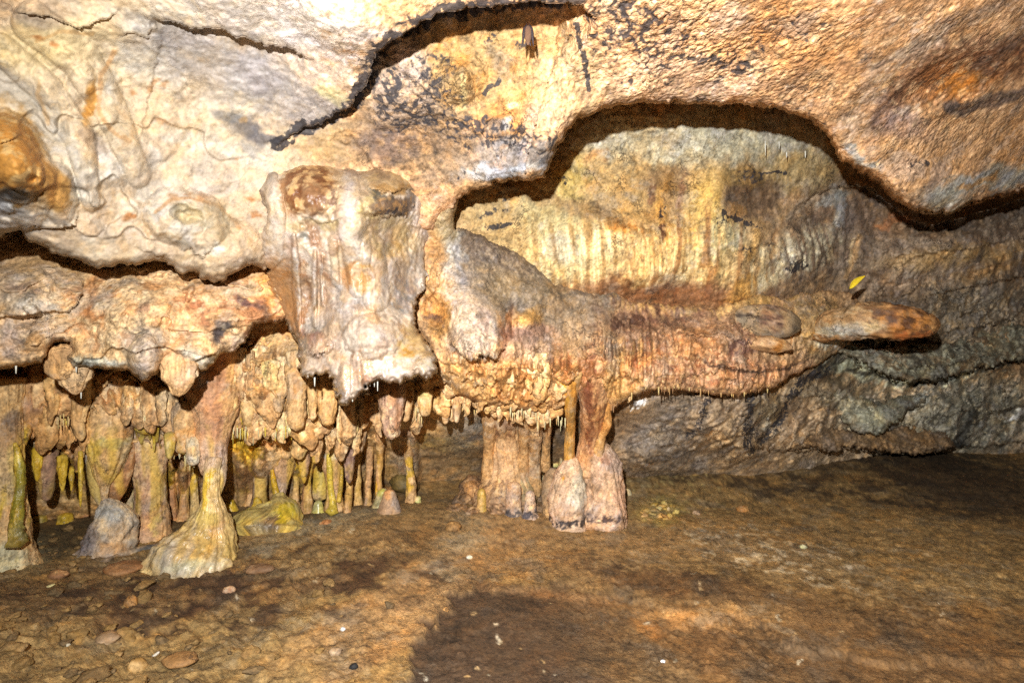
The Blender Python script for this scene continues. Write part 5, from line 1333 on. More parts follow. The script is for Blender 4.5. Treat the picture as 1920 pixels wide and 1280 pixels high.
Y6 = 2.30
c = rooted("column", 525, 965, "pale inverted-cone column tapering onto a sprawling yellow mound", "column", COLG)
o0 = tuple(c.location)
tube("shaft", [(534, 790, Y6, 30), (536, 830, Y6, 27), (533, 870, Y6, 20), (528, 905, Y6, 13), (524, 930, Y6, 10), (522, 950, Y6, 12)], tint((198, 164, 132), ("e", 515, 820, 10, 30, 0, (206, 176, 80), .6), ("e", 545, 880, 16, 50, 0, (186, 146, 104), .6)), parent=c, origin=o0, flute=.15)
tube("yellow_rib", [(510, 880, Y6 - .05, 3), (513, 900, Y6 - .05, 5), (518, 925, Y6 - .05, 6), (521, 945, Y6 - .06, 9)], tint(YEL, grain=YG, wet=.7), mat=CALC, parent=c, origin=o0, seg=12)
tube("mound", [(522, 925, Y6 - .05, 9), (524, 938, Y6 - .06, 17), (525, 952, Y6 - .08, 34), (522, 966, Y6 - .1, 50), (516, 984, Y6 - .12, 68), (514, 996, Y6 - .13, 84)],
     tint((186, 164, 100), ("e", 505, 975, 20, 16, 0, (150, 120, 90), .8), ("e", 535, 955, 22, 12, 10, (212, 188, 50), .9), ("e", 525, 972, 14, 10, -30, (214, 190, 50), .9), ("streak", 560, 955, 40, 16, 0, (206, 180, 60), .8, 50, 1.2), ("e", 490, 990, 24, 10, 0, (128, 124, 122), .7), grain=YG, wet=.75), mat=CALC, parent=c, origin=o0, lump=.3, seg=34)

Y7 = 2.42
c = rooted("column", 600, 928, "short yellowish column half hidden behind a streaked one", "column", COLG)
o0 = tuple(c.location)
tube("shaft", [(592, 820, Y7, 20), (597, 860, Y7, 15), (600, 890, Y7, 12), (600, 915, Y7, 15), (598, 930, Y7, 19)], tint((190, 164, 110), ("e", 592, 900, 8, 30, 0, (204, 172, 60), .8), ("e", 606, 900, 6, 30, 0, (206, 186, 90), .7)), parent=c, origin=o0)

Y8 = 2.28
c = rooted("column", 630, 955, "pinkish column with a bright yellow streak poured down its front", "column", COLG)
o0 = tuple(c.location)
tube("shaft", [(618, 760, Y8 + .02, 36), (622, 800, Y8, 32), (624, 840, Y8, 26), (624, 870, Y8, 20), (626, 900, Y8, 15), (627, 930, Y8, 14), (627, 955, Y8, 20)], tint((196, 156, 118), ("e", 640, 870, 10, 50, 0, (170, 130, 100), .6), ("e", 615, 800, 20, 30, 0, (206, 170, 120), .6), ("e", 622, 846, 20, 10, 0, (186, 186, 180), .7)), parent=c, origin=o0, flute=.15)
tube("yellow_streak", [(616, 852, Y8 - .055, 4), (618, 880, Y8 - .05, 5.5), (620, 915, Y8 - .05, 5.5), (624, 945, Y8 - .055, 7), (622, 960, Y8 - .07, 12)], tint((210, 182, 70), grain=YG, wet=.7), mat=CALC, parent=c, origin=o0, seg=12)
tube("yellow_streak", [(641, 880, Y8 - .03, 3), (639, 910, Y8 - .035, 4), (635, 940, Y8 - .04, 4.5)], tint((196, 160, 60), grain=YG, wet=.7), mat=CALC, parent=c, origin=o0, seg=10)

TG = "thin columns deep in the niche"
rq = random.Random(12)
for u_ in (58, 98, 128, 160, 244, 322, 344, 366, 448, 468, 552, 576, 652, 670, 690, 712, 770):
    Yq = rq.uniform(2.14, 2.30) if u_ < 440 else rq.uniform(2.26, 2.46)
    vb = 640 + H * F / Yq
    r_ = rq.uniform(7, 13)
    b_ = rq.choice([(206, 164, 112), (196, 152, 106), (188, 140, 98), (206, 176, 116)])
    ops = [("e", u_ + rq.uniform(-6, 6), rq.uniform(830, 920), 6, 36, 0, (214, 172, 54), .85)] if rq.random() < .6 else []
    o = tube("column", [(u_, 770, Yq - .12, r_ * 1.5), (u_ + rq.uniform(-3, 3), 815, Yq - .06, r_ * 1.15), (u_ + rq.uniform(-4, 4), 865, Yq, r_ * rq.uniform(.5, .9)), (u_ + rq.uniform(-4, 4), 905, Yq, r_ * rq.uniform(.5, .9)), (u_, vb - 12, Yq, r_), (u_, vb + 6, Yq, r_ * 1.6)], tint(b_, *ops, wet=.3), lump=.25, flute=.3, seg=24)
    tag(o, "thin ochre column standing deep in the niche behind the large ones, one among many alike", "column", TG)
    o["kind"] = "thing"

# ---- the central group
Ym = 2.36
c = rooted("column", 950, 935, "thick fluted ochre column left of the twin columns, rising from a brown rubble mound", "column")
o0 = tuple(c.location)
tube("shaft", [(944, 725, Ym - .2, 56), (944, 765, Ym - .15, 42), (945, 800, Ym - .08, 34), (948, 835, Ym - .03, 34), (951, 865, Ym, 37), (952, 890, Ym, 40), (952, 915, Ym, 52)],
     tint((204, 162, 112), ("e", 925, 780, 9, 50, 0, (140, 96, 66), .7), ("e", 955, 790, 7, 40, 0, (150, 102, 68), .6), ("e", 945, 860, 24, 30, 0, (212, 172, 130), .7), ("e", 975, 790, 10, 40, 0, (176, 160, 140), .6), ("e", 930, 885, 12, 20, 0, (206, 164, 120), .6)), parent=c, origin=o0, flute=.28, seg=40)
tube("base", [(952, 880, Ym + .02, 38), (952, 905, Ym + .02, 50), (948, 930, Ym + .02, 58), (946, 950, Ym + .02, 62)], tint((176, 138, 100), ("mottle", 945, 930, 100, 40, 0, (120, 92, 68), .7, 26), ("e", 985, 920, 20, 30, 0, (150, 138, 100), .6)), parent=c, origin=o0, lump=.3, flute=.12)

Yt = 2.17
FU = [(1004, 735, 790, 925, 13), (984, 735, 790, 905, 11), (1026, 735, 785, 880, 9), (918, 735, 790, 900, 12)]
for (u_, va, vb_, vc, r_) in FU:
    tube("drapery", [(u_ - 4, va, Ym - .28, r_ * 1.5), (u_, vb_, Ym - .2, r_ * 1.1), (u_ - 2, (vb_ + vc) / 2, Ym - .08, r_ * .85), (u_ - 3, vc, Ym - .02, r_ * 1.1)], tint((206, 160, 106)), parent=c, origin=o0, flute=.25, lump=.2)

c = rooted("twin_column", 1100, 985, "twin column: a thin orange stem and a thick streaked one on one bulging pink pedestal", "column")
o0 = tuple(c.location)
tube("thin_stem", [(1066, 680, Yt - .27, 27), (1066, 712, Yt - .25, 20), (1068, 740, Yt - .2, 13), (1069, 775, Yt - .12, 10), (1069, 810, Yt - .04, 9.5), (1068, 845, Yt - .01, 10), (1067, 875, Yt, 12), (1062, 900, Yt - .035, 12), (1057, 925, Yt - .05, 9), (1053, 945, Yt - .06, 4)],
     tint((206, 152, 74), ("e", 1066, 730, 8, 60, 0, (216, 160, 62), .8), ("e", 1078, 760, 5, 40, 0, (206, 170, 120), .6), ("e", 1080, 830, 5, 50, 0, (150, 108, 66), .6), ("e", 1056, 925, 8, 16, 20, (206, 134, 54), .8), grain=((190, 128, 54), (218, 176, 104)), wet=.5), mat=CALC, parent=c, origin=o0, flute=.2, seg=22)
tube("thin_stem", [(1082, 700, Yt - .3, 10), (1078, 735, Yt - .2, 7), (1075, 765, Yt - .12, 5), (1073, 790, Yt - .09, 4)], tint((210, 170, 104), wet=.5), mat=CALC, parent=c, origin=o0, seg=12)
tube("thick_stem", [(1108, 650, Yt - .22, 44), (1110, 705, Yt - .2, 35), (1112, 750, Yt - .15, 26), (1112, 785, Yt - .07, 23), (1111, 820, Yt, 24), (1109, 865, Yt + .02, 30), (1106, 890, Yt + .02, 32)],
     tint((204, 156, 112), ("e", 1112, 720, 9, 60, 0, (112, 60, 38), .85), ("e", 1122, 760, 6, 60, 0, (200, 150, 98), .8), ("e", 1092, 800, 10, 70, 0, (208, 158, 116), .8), ("e", 1094, 720, 8, 40, 10, (146, 112, 92), .7), ("e", 1107, 790, 3, 60, 0, (120, 70, 46), .8), ("streak", 1115, 780, 20, 70, 0, (128, 78, 50), .6, 70), wet=.3), parent=c, origin=o0, flute=.2, seg=36)
tube("rib", [(1136, 690, Yt - .26, 12), (1138, 730, Yt - .18, 9), (1137, 765, Yt - .13, 8), (1138, 795, Yt - .1, 9), (1130, 812, Yt - .07, 8), (1122, 840, Yt - .03, 11), (1120, 875, Yt - .01, 14)], tint((212, 160, 96), ("e", 1135, 800, 10, 16, 0, (206, 146, 80), .7), wet=.4), parent=c, origin=o0, seg=18, flute=.15)
PG = ((196, 150, 118), (216, 192, 164))
tube("pedestal", [(1072, 856, Yt, 11), (1071, 868, Yt, 18), (1069, 885, Yt - .005, 26), (1066, 908, Yt - .01, 32), (1064, 935, Yt - .02, 36), (1065, 962, Yt - .02, 36), (1066, 980, Yt - .025, 37), (1066, 992, Yt - .03, 38)],
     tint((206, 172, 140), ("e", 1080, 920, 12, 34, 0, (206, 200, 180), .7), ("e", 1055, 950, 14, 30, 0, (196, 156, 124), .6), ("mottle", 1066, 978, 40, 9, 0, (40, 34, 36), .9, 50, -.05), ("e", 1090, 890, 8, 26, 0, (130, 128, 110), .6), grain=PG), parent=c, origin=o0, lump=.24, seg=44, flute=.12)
tube("pedestal", [(1113, 835, Yt + .02, 24), (1116, 850, Yt + .02, 30), (1120, 868, Yt + .02, 37), (1125, 895, Yt + .02, 41), (1128, 925, Yt + .01, 41), (1127, 952, Yt, 44), (1127, 972, Yt - .005, 45), (1127, 986, Yt - .01, 46)],
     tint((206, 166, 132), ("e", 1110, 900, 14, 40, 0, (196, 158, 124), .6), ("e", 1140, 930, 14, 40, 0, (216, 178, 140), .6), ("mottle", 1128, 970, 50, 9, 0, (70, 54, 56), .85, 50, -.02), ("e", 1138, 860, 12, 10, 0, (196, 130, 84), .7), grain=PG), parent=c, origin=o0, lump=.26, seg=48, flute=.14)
tube("pedestal", [(1148, 870, Yt + .05, 12), (1152, 895, Yt + .05, 17), (1155, 930, Yt + .04, 17), (1154, 965, Yt + .03, 16)], tint((206, 166, 132), grain=PG), parent=c, origin=o0, lump=.15)
tube("pedestal", [(1042, 880, Yt + .06, 12), (1034, 905, Yt + .06, 17), (1033, 940, Yt + .05, 19), (1036, 968, Yt + .04, 18)], tint((150, 126, 98), ("mottle", 1036, 960, 20, 14, 0, (70, 64, 60), .8, 40)), parent=c, origin=o0, lump=.2)

# ---- stalagmites on the floor
def stalagmite(u, vt, vb, rb, paint, label, group=None, lean=0, mat=CALC, lump=.15, blunt=.45, dY=0.0):
    Y = H * F / (vb - 640) + dY
    h = vb - vt
    return tag(tube("stalagmite", [(u + lean, vt, Y, rb * blunt * .55), (u + lean, vt + h * .1, Y, rb * blunt), (u + lean * .7, vt + h * .4, Y, rb * (blunt * .6 + .35)), (u + lean * .3, vt + h * .75, Y, rb * .85), (u, vb, Y, rb * 1.05), (u, vb + h * .15, Y, rb * 1.3)], paint, mat=mat, lump=lump, px=2), label, "stalagmite", group)


YT = lambda *ops: tint((214, 176, 54), *ops, grain=((196, 146, 36), (214, 196, 104)), wet=.75)
SG = "stalagmites on the cave floor"
stalagmite(310, 946, 975, 9, YT(), "small amber-yellow stalagmite between the yellow-collared column and the tall brown one", SG)
stalagmite(348, 953, 976, 12, tint((196, 176, 96), wet=.5), "low pale yellow stalagmite just left of the yellow cone", SG)
stalagmite(433, 936, 960, 14, YT(), "squat yellow stalagmite tucked behind the right flank of the yellow cone", SG)
stalagmite(441, 980, 992, 6, YT(), "tiny yellow knob on the soil right of the yellow cone", SG)
stalagmite(449, 990, 1002, 5, YT(), "tiniest yellow knob, at the edge of a dark puddle", SG)
stalagmite(597, 938, 966, 15, tint((202, 190, 104), wet=.6, grain=YG), "rounded yellow-green stalagmite left of the streaked pink column", SG)
stalagmite(642, 950, 964, 12, tint((206, 204, 160), wet=.4), "low creamy white stalagmite right of the streaked pink column", SG)
stalagmite(730, 918, 970, 26, tint((186, 148, 112), ("e", 728, 925, 10, 9, 0, (208, 148, 92), .9), ("e", 742, 940, 8, 20, 0, (150, 140, 136), .7)), "orange-tipped brown cone stalagmite standing alone on the soil", SG, mat=ROCK, blunt=.42)
stalagmite(706, 916, 962, 13, tint((186, 168, 100), ("e", 716, 918, 10, 8, 0, (208, 196, 90), .9), wet=.5), "leaning yellow-topped stalagmite against the orange-tipped cone", SG, lean=12, blunt=.7)
stalagmite(725, 892, 915, 7, tint((200, 196, 110), wet=.6), "small yellow-green stalagmite beside the dark green boulder", SG, blunt=.7)
stalagmite(784, 930, 952, 8, tint((206, 204, 128), wet=.6), "pale yellow-green peg stalagmite standing alone right of the brown cone", SG, blunt=.7)
stalagmite(40, 985, 1005, 12, tint((176, 150, 90), wet=.4), "yellowish knob beside the crusted far left column", SG)
stalagmite(122, 962, 985, 16, YT(), "glossy yellow hump on the rubble behind the pinched column", SG, blunt=.7)
stalagmite(76, 966, 984, 14, tint((180, 156, 70), wet=.5), "dull yellow hump left of a glossy yellow one", SG, blunt=.7)
stalagmite(1004, 842, 892, 16, tint((206, 204, 166), ("e", 1006, 870, 10, 20, 0, (216, 212, 196), .8), wet=.8), "creamy glossy cone under a broken yellow stalactite, behind the thick ochre column", SG, blunt=.45, dY=-.45)
stalagmite(1041, 848, 868, 9, tint((206, 196, 120), wet=.6), "pale yellow peg in the dark gap left of the thin orange stem", SG, dY=-.6)
stalagmite(1052, 858, 874, 6, tint((206, 196, 130), wet=.6), "smallest pale yellow peg, beside the thin orange stem", SG, dY=-.62)
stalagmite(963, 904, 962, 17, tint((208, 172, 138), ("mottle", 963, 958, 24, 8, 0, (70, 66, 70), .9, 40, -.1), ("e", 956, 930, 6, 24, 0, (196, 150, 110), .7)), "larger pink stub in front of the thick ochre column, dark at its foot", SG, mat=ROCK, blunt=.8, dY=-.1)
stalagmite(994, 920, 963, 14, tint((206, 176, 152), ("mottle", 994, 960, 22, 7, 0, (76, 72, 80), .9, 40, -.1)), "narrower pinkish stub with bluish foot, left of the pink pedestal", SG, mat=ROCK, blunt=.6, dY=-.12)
stalagmite(992, 890, 918, 8, tint((204, 168, 134)), "small pink finger stub above the two dark-footed pink stubs", SG, mat=ROCK, blunt=.8, dY=-.28)
stalagmite(884, 902, 955, 16, tint((166, 122, 78), ("e", 880, 930, 8, 20, 0, (196, 146, 84), .6)), "brown rounded stub at the left end of the rubble mound", SG, mat=ROCK, blunt=.8, dY=.0)
stalagmite(903, 916, 964, 11, tint((196, 160, 78), wet=.4), "yellow-ochre stub at the left foot of the rubble mound", SG, blunt=.7, dY=-.05)
stalagmite(930, 906, 950, 14, tint((150, 116, 92)), "grey-brown stub between the ochre stub and the larger pink one", SG, mat=ROCK, blunt=.8, dY=-.1)

# ---- stalactites
def stalactite(u, vt, vb, r, Y, paint, label, group=None, mat=ROCK, lump=.26, flute=.36, lean=0, blunt=.6, seg=30):
    h = vb - vt
    if u < 800 and Y > 1.9:
        Y -= .15
    return tag(tube("stalactite", [(u, vt - 6, Y + .02, r * 1.05), (u, vt + h * .3, Y, r), (u + lean * .6, vt + h * .7, Y, r * (.45 + .5 * blunt)), (u + lean, vt + h * .93, Y, r * blunt * .85), (u + lean, vb, Y, r * blunt * .3)], paint, mat=mat, lump=lump, flute=flute, seg=seg), label, "stalactite", group)


HG = "stalactites hanging under the ledges"
stalactite(735, 715, 822, 22, 1.98, tint((186, 148, 118), ("e", 722, 770, 6, 60, 0, (150, 116, 96), .6), ("e", 745, 760, 8, 60, 0, (150, 100, 66), .6), ("e", 740, 812, 16, 8, 0, (190, 176, 150), .6)), "largest blunt stalactite under the white flowstone, brown-striped", HG, blunt=.75, seg=30)
stalactite(586, 712, 788, 9, 2.02, tint((206, 166, 110)), "slender finger-like ochre stalactite under the white flowstone's left end", HG, blunt=.8)
stalactite(614, 705, 798, 18, 2.05, tint((206, 160, 98)), "broad blunt ochre stalactite next to the finger-like one", HG, blunt=.8)
stalactite(556, 690, 806, 18, 2.02, tint((206, 164, 110), ("e", 550, 720, 8, 50, 0, (196, 140, 84), .6)), "long ochre stalactite left of the white flowstone, its end cut square", HG, blunt=.85)
stalactite(522, 680, 774, 15, 2.05, tint((206, 166, 112)), "pointed ochre stalactite under the gap between ledge and white flowstone", HG, blunt=.6)
stalactite(492, 690, 770, 12, 2.08, tint((198, 152, 104)), "slim ochre stalactite with flaring top right of the tall brown column", HG, blunt=.5)
stalactite(468, 740, 800, 15, 2.1, tint((206, 168, 112)), "stubby ochre stalactite above the yellow-stained niche wall", HG, blunt=.8)
stalactite(592, 795, 868, 13, 2.2, tint((196, 158, 112), ("e", 590, 850, 10, 20, 0, (206, 160, 110), .6)), "mid-height tan stalactite behind the yellowish short column", HG, blunt=.6)
stalactite(570, 806, 905, 13, 2.34, tint((176, 140, 108), ("e", 568, 840, 6, 20, 0, (208, 170, 40), .8), ("e", 566, 890, 5, 18, 0, (208, 160, 40), .8)), "grey stalactite with yellow tip hanging deep in the niche", HG, blunt=.4)
stalactite(655, 800, 905, 13, 2.3, tint((150, 116, 100), ("e", 650, 890, 8, 16, 0, (190, 150, 84), .7)), "purple-brown stalactite right of the streaked pink column", HG, blunt=.5)
stalactite(672, 780, 850, 14, 2.3, tint((190, 150, 100)), "short tan stalactite deep behind the striped one", HG, blunt=.6)
stalactite(760, 740, 790, 12, 2.06, tint((196, 156, 108)), "short knobby stalactite right of the brown-striped one", HG, blunt=.7)
stalactite(797, 742, 780, 13, 2.0, tint((196, 154, 98), ("e", 800, 745, 8, 10, 0, (206, 190, 110), .6)), "round-ended tan stalactite fringed with straws", HG, blunt=.8)
stalactite(835, 730, 795, 10, 1.94, tint((202, 158, 104)), "left one of the fused ochre pair under the fringe", HG, blunt=.6)
stalactite(856, 735, 792, 9, 1.93, tint((196, 150, 96)), "right one of the fused ochre pair under the fringe", HG, blunt=.6)
stalactite(820, 735, 775, 8, 1.95, tint((202, 162, 108)), "thin short ochre stalactite left of the fused pair", HG, blunt=.6)
stalactite(88, 850, 938, 15, 2.05, tint((164, 126, 100)), "fat brown stalactite deep in the niche behind the far left column", HG, blunt=.6)
stalactite(70, 848, 902, 8, 2.02, tint((206, 166, 44), wet=.5, grain=YG), "yellow carrot-shaped stalactite beside the fat brown one", HG, mat=CALC, blunt=.4)
stalactite(117, 862, 920, 8, 2.02, tint((204, 164, 50), wet=.5, grain=YG), "knobbly yellow stalactite right of the fat brown one", HG, mat=CALC, blunt=.4, lump=.25)
stalactite(151, 852, 950, 4, 1.98, tint((190, 160, 50), wet=.5, grain=YG), "long thin yellow stalactite left of the pinched column", HG, mat=CALC, blunt=.5, seg=12)
stalactite(134, 882, 920, 4, 2.02, tint((196, 160, 60), wet=.5, grain=YG), "short thin yellow stalactite left of the longest thin one", HG, mat=CALC, blunt=.5, seg=12)
stalactite(40, 800, 838, 13, 1.78, tint((198, 158, 90), ("e", 36, 825, 10, 12, 0, (210, 176, 40), .85), ("e", 48, 828, 6, 14, 0, (206, 176, 50), .8)), "twin-tipped yellow-ended stalactite above the far left column", HG, blunt=.5)
stalactite(60, 730, 805, 28, 1.82, tint((188, 148, 104), ("e", 60, 760, 16, 20, 0, (170, 124, 90), .6)), "broad tan stalactite mass right of the far left column's top", HG, blunt=.6)
stalactite(110, 730, 790, 30, 1.88, tint((196, 156, 104), ("e", 108, 780, 24, 12, 0, (206, 176, 70), .8)), "broad tan stalactite mass with yellow hem, behind a hanging flake", HG, blunt=.8)
stalactite(345, 765, 850, 19, 2.0, tint((196, 156, 106)), "tan slab-like stalactite between the collared column and the tall brown one", HG, blunt=.7)
stalactite(362, 830, 872, 12, 1.98, tint((204, 196, 176)), "pale grey knob-ended stalactite close left of the tall brown column", HG, blunt=.8)
stalactite(318, 820, 860, 9, 1.95, tint((206, 176, 80), wet=.4), "small yellow-tipped stalactite on the right side of the collared column", HG, mat=CALC, blunt=.6)
stalactite(1003, 770, 842, 9, 2.3, tint((206, 160, 84), ("e", 1008, 820, 8, 26, 0, (214, 186, 70), .9), wet=.5), "yellow-ended stalactite cut square above the creamy cone", HG, mat=CALC, blunt=.95)
stalactite(335, 676, 742, 29, 1.52, tint((206, 164, 116), ("e", 330, 690, 20, 20, 0, (210, 172, 120), .6), ("e", 345, 715, 14, 20, 0, (186, 150, 118), .6)), "faceted tan knob hanging below the broad ledge, above the tall brown column", HG, blunt=.45, flute=.35, lump=.4, seg=34)
stalactite(118, 672, 712, 25, 1.50, tint((204, 160, 108), ("e", 110, 690, 20, 14, 0, (206, 158, 96), .6)), "tan flake hanging below the broad ledge at its left end", HG, blunt=.7, lump=.45, flute=.4, seg=30)
stalactite(142, 690, 739, 26, 1.52, tint((200, 166, 124)), "thin-lipped tan flake below the broad ledge, right of another flake", HG, blunt=.35, lump=.45, flute=.4, seg=30)

# the scalloped fringe below the mound: many short overlapping stalactites
FG = "scalloped fringe below the grey mound"
FL = "short ochre stalactite overlapping its neighbours in the scalloped fringe below the grey mound"
rng = random.Random(5)
protos = []
for k in range(16):
    r_, h_ = rng.uniform(.8, 1.1), 1.0
    base = rng.choice([(214, 172, 110), (214, 180, 124), (206, 160, 96), (218, 190, 140), (190, 150, 104), (214, 192, 126), (200, 172, 132), (208, 160, 104)])
    w_ = rng.uniform(.7, 1.5); b_ = rng.choice([.35, .6, .9])
    o = tube("stalactite", [(960, 612, 1.8, 10 * w_), (960, 630, 1.8, 11 * w_), (960 + rng.uniform(-3, 3), 646, 1.8, (7 + 3.5 * b_) * w_), (960 + rng.uniform(-4, 4), 657, 1.8, (3.5 + 5.5 * b_) * w_), (960 + rng.uniform(-4, 4), 666, 1.8, 3.6 * b_ * w_)], tint(base, streak=[((174, 124, 72), .5, 60, .05), ((228, 200, 146), .5, 80, .1)], grain=((180, 140, 94), (226, 200, 150)), k=(.5, .6), tone=.2), lump=.42, flute=.5, seg=36, px=1.6)
    protos.append(o)
used = set()
spots = []
for (v0, u0, u1, s_, Y0) in [(690, 905, 1035, .8, 1.83), (712, 822, 1045, .95, 1.86), (730, 880, 1055, 1.1, 1.90), (748, 895, 1056, 1.1, 1.95), (762, 925, 1056, 1.0, 2.0), (748, 840, 900, 1.0, 1.93), (766, 836, 880, .9, 1.98), (776, 930, 1050, .9, 2.03), (738, 1145, 1190, 1.2, 1.97), (705, 800, 870, .8, 1.83)]:
    u = u0
    while u < u1:
        spots.append((u + rng.uniform(-4, 4), v0 + rng.uniform(-10, 10), s_ * rng.uniform(.6, 1.25), rng.uniform(.6, 1.1), Y0 + rng.uniform(-.01, .03) + max(0, (u - 1000)) * .0003))
        u += rng.uniform(11, 22) * s_
for (v0, u0, u1, s_, Y0) in [(770, 660, 790, .9, 2.02), (700, 440, 560, 1.2, 1.90), (745, 430, 520, 1.3, 1.93), (730, 560, 660, 1.3, 1.93), (785, 550, 670, 1.1, 1.97), (745, 20, 165, 1.5, 1.80), (770, 235, 350, 1.3, 1.86), (800, 20, 170, 1.1, 1.86), (800, 430, 550, 1.0, 1.95), (830, 560, 670, .9, 2.05), (830, 320, 375, 1.0, 1.92)]:
    u = u0
    while u < u1:
        spots.append((u + rng.uniform(-4, 4), v0 + rng.uniform(-12, 12), s_ * rng.uniform(.7, 1.3), rng.uniform(.9, 1.7), Y0 + rng.uniform(-.03, .04)))
        u += rng.uniform(12, 22) * s_
for i, (u, v, s_, sh, Y) in enumerate(spots):
    k = rng.randrange(16)
    src = protos[k]
    if k in used:
        o = src.copy(); COL.objects.link(o)
    else:
        o = src; used.add(k)
    x, y, z = pt(u, v + 26 * s_ * sh, Y)
    o.location = (x, y, z)
    q = s_ * Y / 1.8
    o.scale = (q * rng.uniform(.8, 1.35), q * .8, q * sh * .95); o.rotation_euler = (rng.uniform(-.1, .05), rng.uniform(-.08, .08), rng.choice([0, math.pi]) + rng.uniform(-.6, .6))
    if u > 795:
        tag(o, FL, "stalactite", FG)
    else:
        tag(o, "small ochre stalactite among many alike in the crowded niche under the left ledges", "stalactite", "small stalactites crowding the niche")
for k in range(16):
    if k not in used:
        bpy.data.objects.remove(protos[k])

# soda straws: thin drip tubes in rows
def straw_mesh(name, rgb):
    vs, fs = [], []
    n = 8; zs = [(0.04, 1.05), (-.3, .9), (-.7, .7), (-1, .35)]
    for (z, r_) in zs:
        for j in range(n):
            vs.append((r_ * math.cos(j * 2 * math.pi / n), r_ * math.sin(j * 2 * math.pi / n), z))
    for i in range(len(zs) - 1):
        for j in range(n):
            fs.append((i * n + j, (i + 1) * n + j, (i + 1) * n + (j + 1) % n, i * n + (j + 1) % n))
    fs.append(tuple(range((len(zs) - 1) * n + n - 1, (len(zs) - 1) * n - 1, -1)))
    me = bpy.data.meshes.new(name); me.from_pydata(vs, [], fs)
    me.polygons.foreach_set("use_smooth", np.ones(len(fs), bool))
    setcol(me, np.tile(np.array(rgb, np.float32), (len(vs), 1)), np.tile(np.array((0, 0, .5), np.float32), (len(vs), 1)))
    me.materials.append(CALC)
    return me


SM = [straw_mesh("soda_straw", c_) for c_ in [(206, 180, 120), (190, 150, 96), (206, 196, 150), (204, 178, 70), (190, 190, 180), (150, 112, 74)]]


def straw(u, v, l_, r_, Y, k, label, group):
    o = bpy.data.objects.new("soda_straw", SM[k]); COL.objects.link(o)
    o.location = pt(u, v, Y); q = Y / F
    o.scale = (r_ * q, r_ * q, l_ * q)
    return tag(o, label, "soda straw", group)


def edge_v(poly, u):
    xs = [p[0] for p in poly]; ys = [p[1] for p in poly]
    return float(np.interp(u, xs, ys))


shelf = [(1145, 770), (1160, 757), (1185, 740), (1210, 730), (1280, 729), (1340, 737), (1390, 736), (1450, 724)]
u = 1150
while u < 1448:
    Y = float(np.interp(u, [1150, 1300, 1450], [1.86, 1.99, 2.15]))
    q_ = rng.random()
    straw(u, edge_v(shelf, u) - 4, 3 + 13 * q_ ** 2.2, .7 + 1.1 * rng.random() ** 1.5, Y + rng.uniform(-.01, .03), rng.choice([0, 1, 1, 5, 5]), "thin soda straw in the comb along the shelf's lower edge above the dark recess", "soda straws along the right shelf")
    u += rng.choice([1.5, 2.5, 3.5, 4.5, 6, 9, 15])
for (u0, u1, v0, Y, n, L0, L1, ks) in [(436, 548, 805, 2.06, 26, 8, 24, (0, 3, 3, 2)), (1000, 1060, 782, 2.0, 20, 8, 20, (0, 2, 2, 1)), (770, 812, 772, 1.98, 12, 6, 16, (0, 2, 0)), (545, 600, 805, 2.12, 10, 8, 24, (2, 3, 0)), (650, 676, 790, 2.14, 9, 8, 18, (2, 3, 0)), (325, 365, 852, 1.98, 12, 8, 24, (0, 1, 2)), (108, 136, 782, 1.84, 8, 6, 18, (3, 3, 0)), (955, 1000, 770, 1.95, 9, 6, 14, (2, 3, 0)), (845, 900, 772, 1.96, 6, 5, 12, (0, 1))]:
    for k in range(n):
        straw(rng.uniform(u0, u1), v0 + rng.uniform(-8, 8), rng.uniform(L0, L1), rng.uniform(.8, 1.6), Y - (.13 if u1 < 800 else 0) + rng.uniform(-.02, .02), rng.choice(ks), "thin yellowish soda straw in a cluster beneath the ochre stalactites", "soda straw clusters in the niche")
for (u, v, l_, r_, Y) in [(30, 686, 18, 2.2, 1.40), (143, 688, 13, 2.2, 1.47), (152, 736, 14, 1.8, 1.5), (590, 708, 20, 2.2, 1.56), (694, 712, 14, 1.6, 1.5), (702, 712, 16, 1.6, 1.5), (708, 712, 26, 1.8, 1.5), (649, 751, 7, 1.8, 1.46), (661, 748, 6, 1.8, 1.46), (690, 716, 22, 1.5, 1.52), (734, 820, 14, 1.4, 1.98)]:
    straw(u, v, l_ * .8, r_ * .75, Y, 4, "white drip straw hanging from a ledge lip into black shadow", "white drip straws on the ledge lips")
for (u, v, l_, Y) in [(1435, 266, 26, 1.94), (1461, 266, 13, 1.95), (1475, 286, 10, 1.98), (1510, 284, 12, 2.02)]:
    straw(u, v, l_, 1.3, Y, 4, "white hair-thin straw on the greenish alcove roof", "hair-thin straws on the alcove roof")

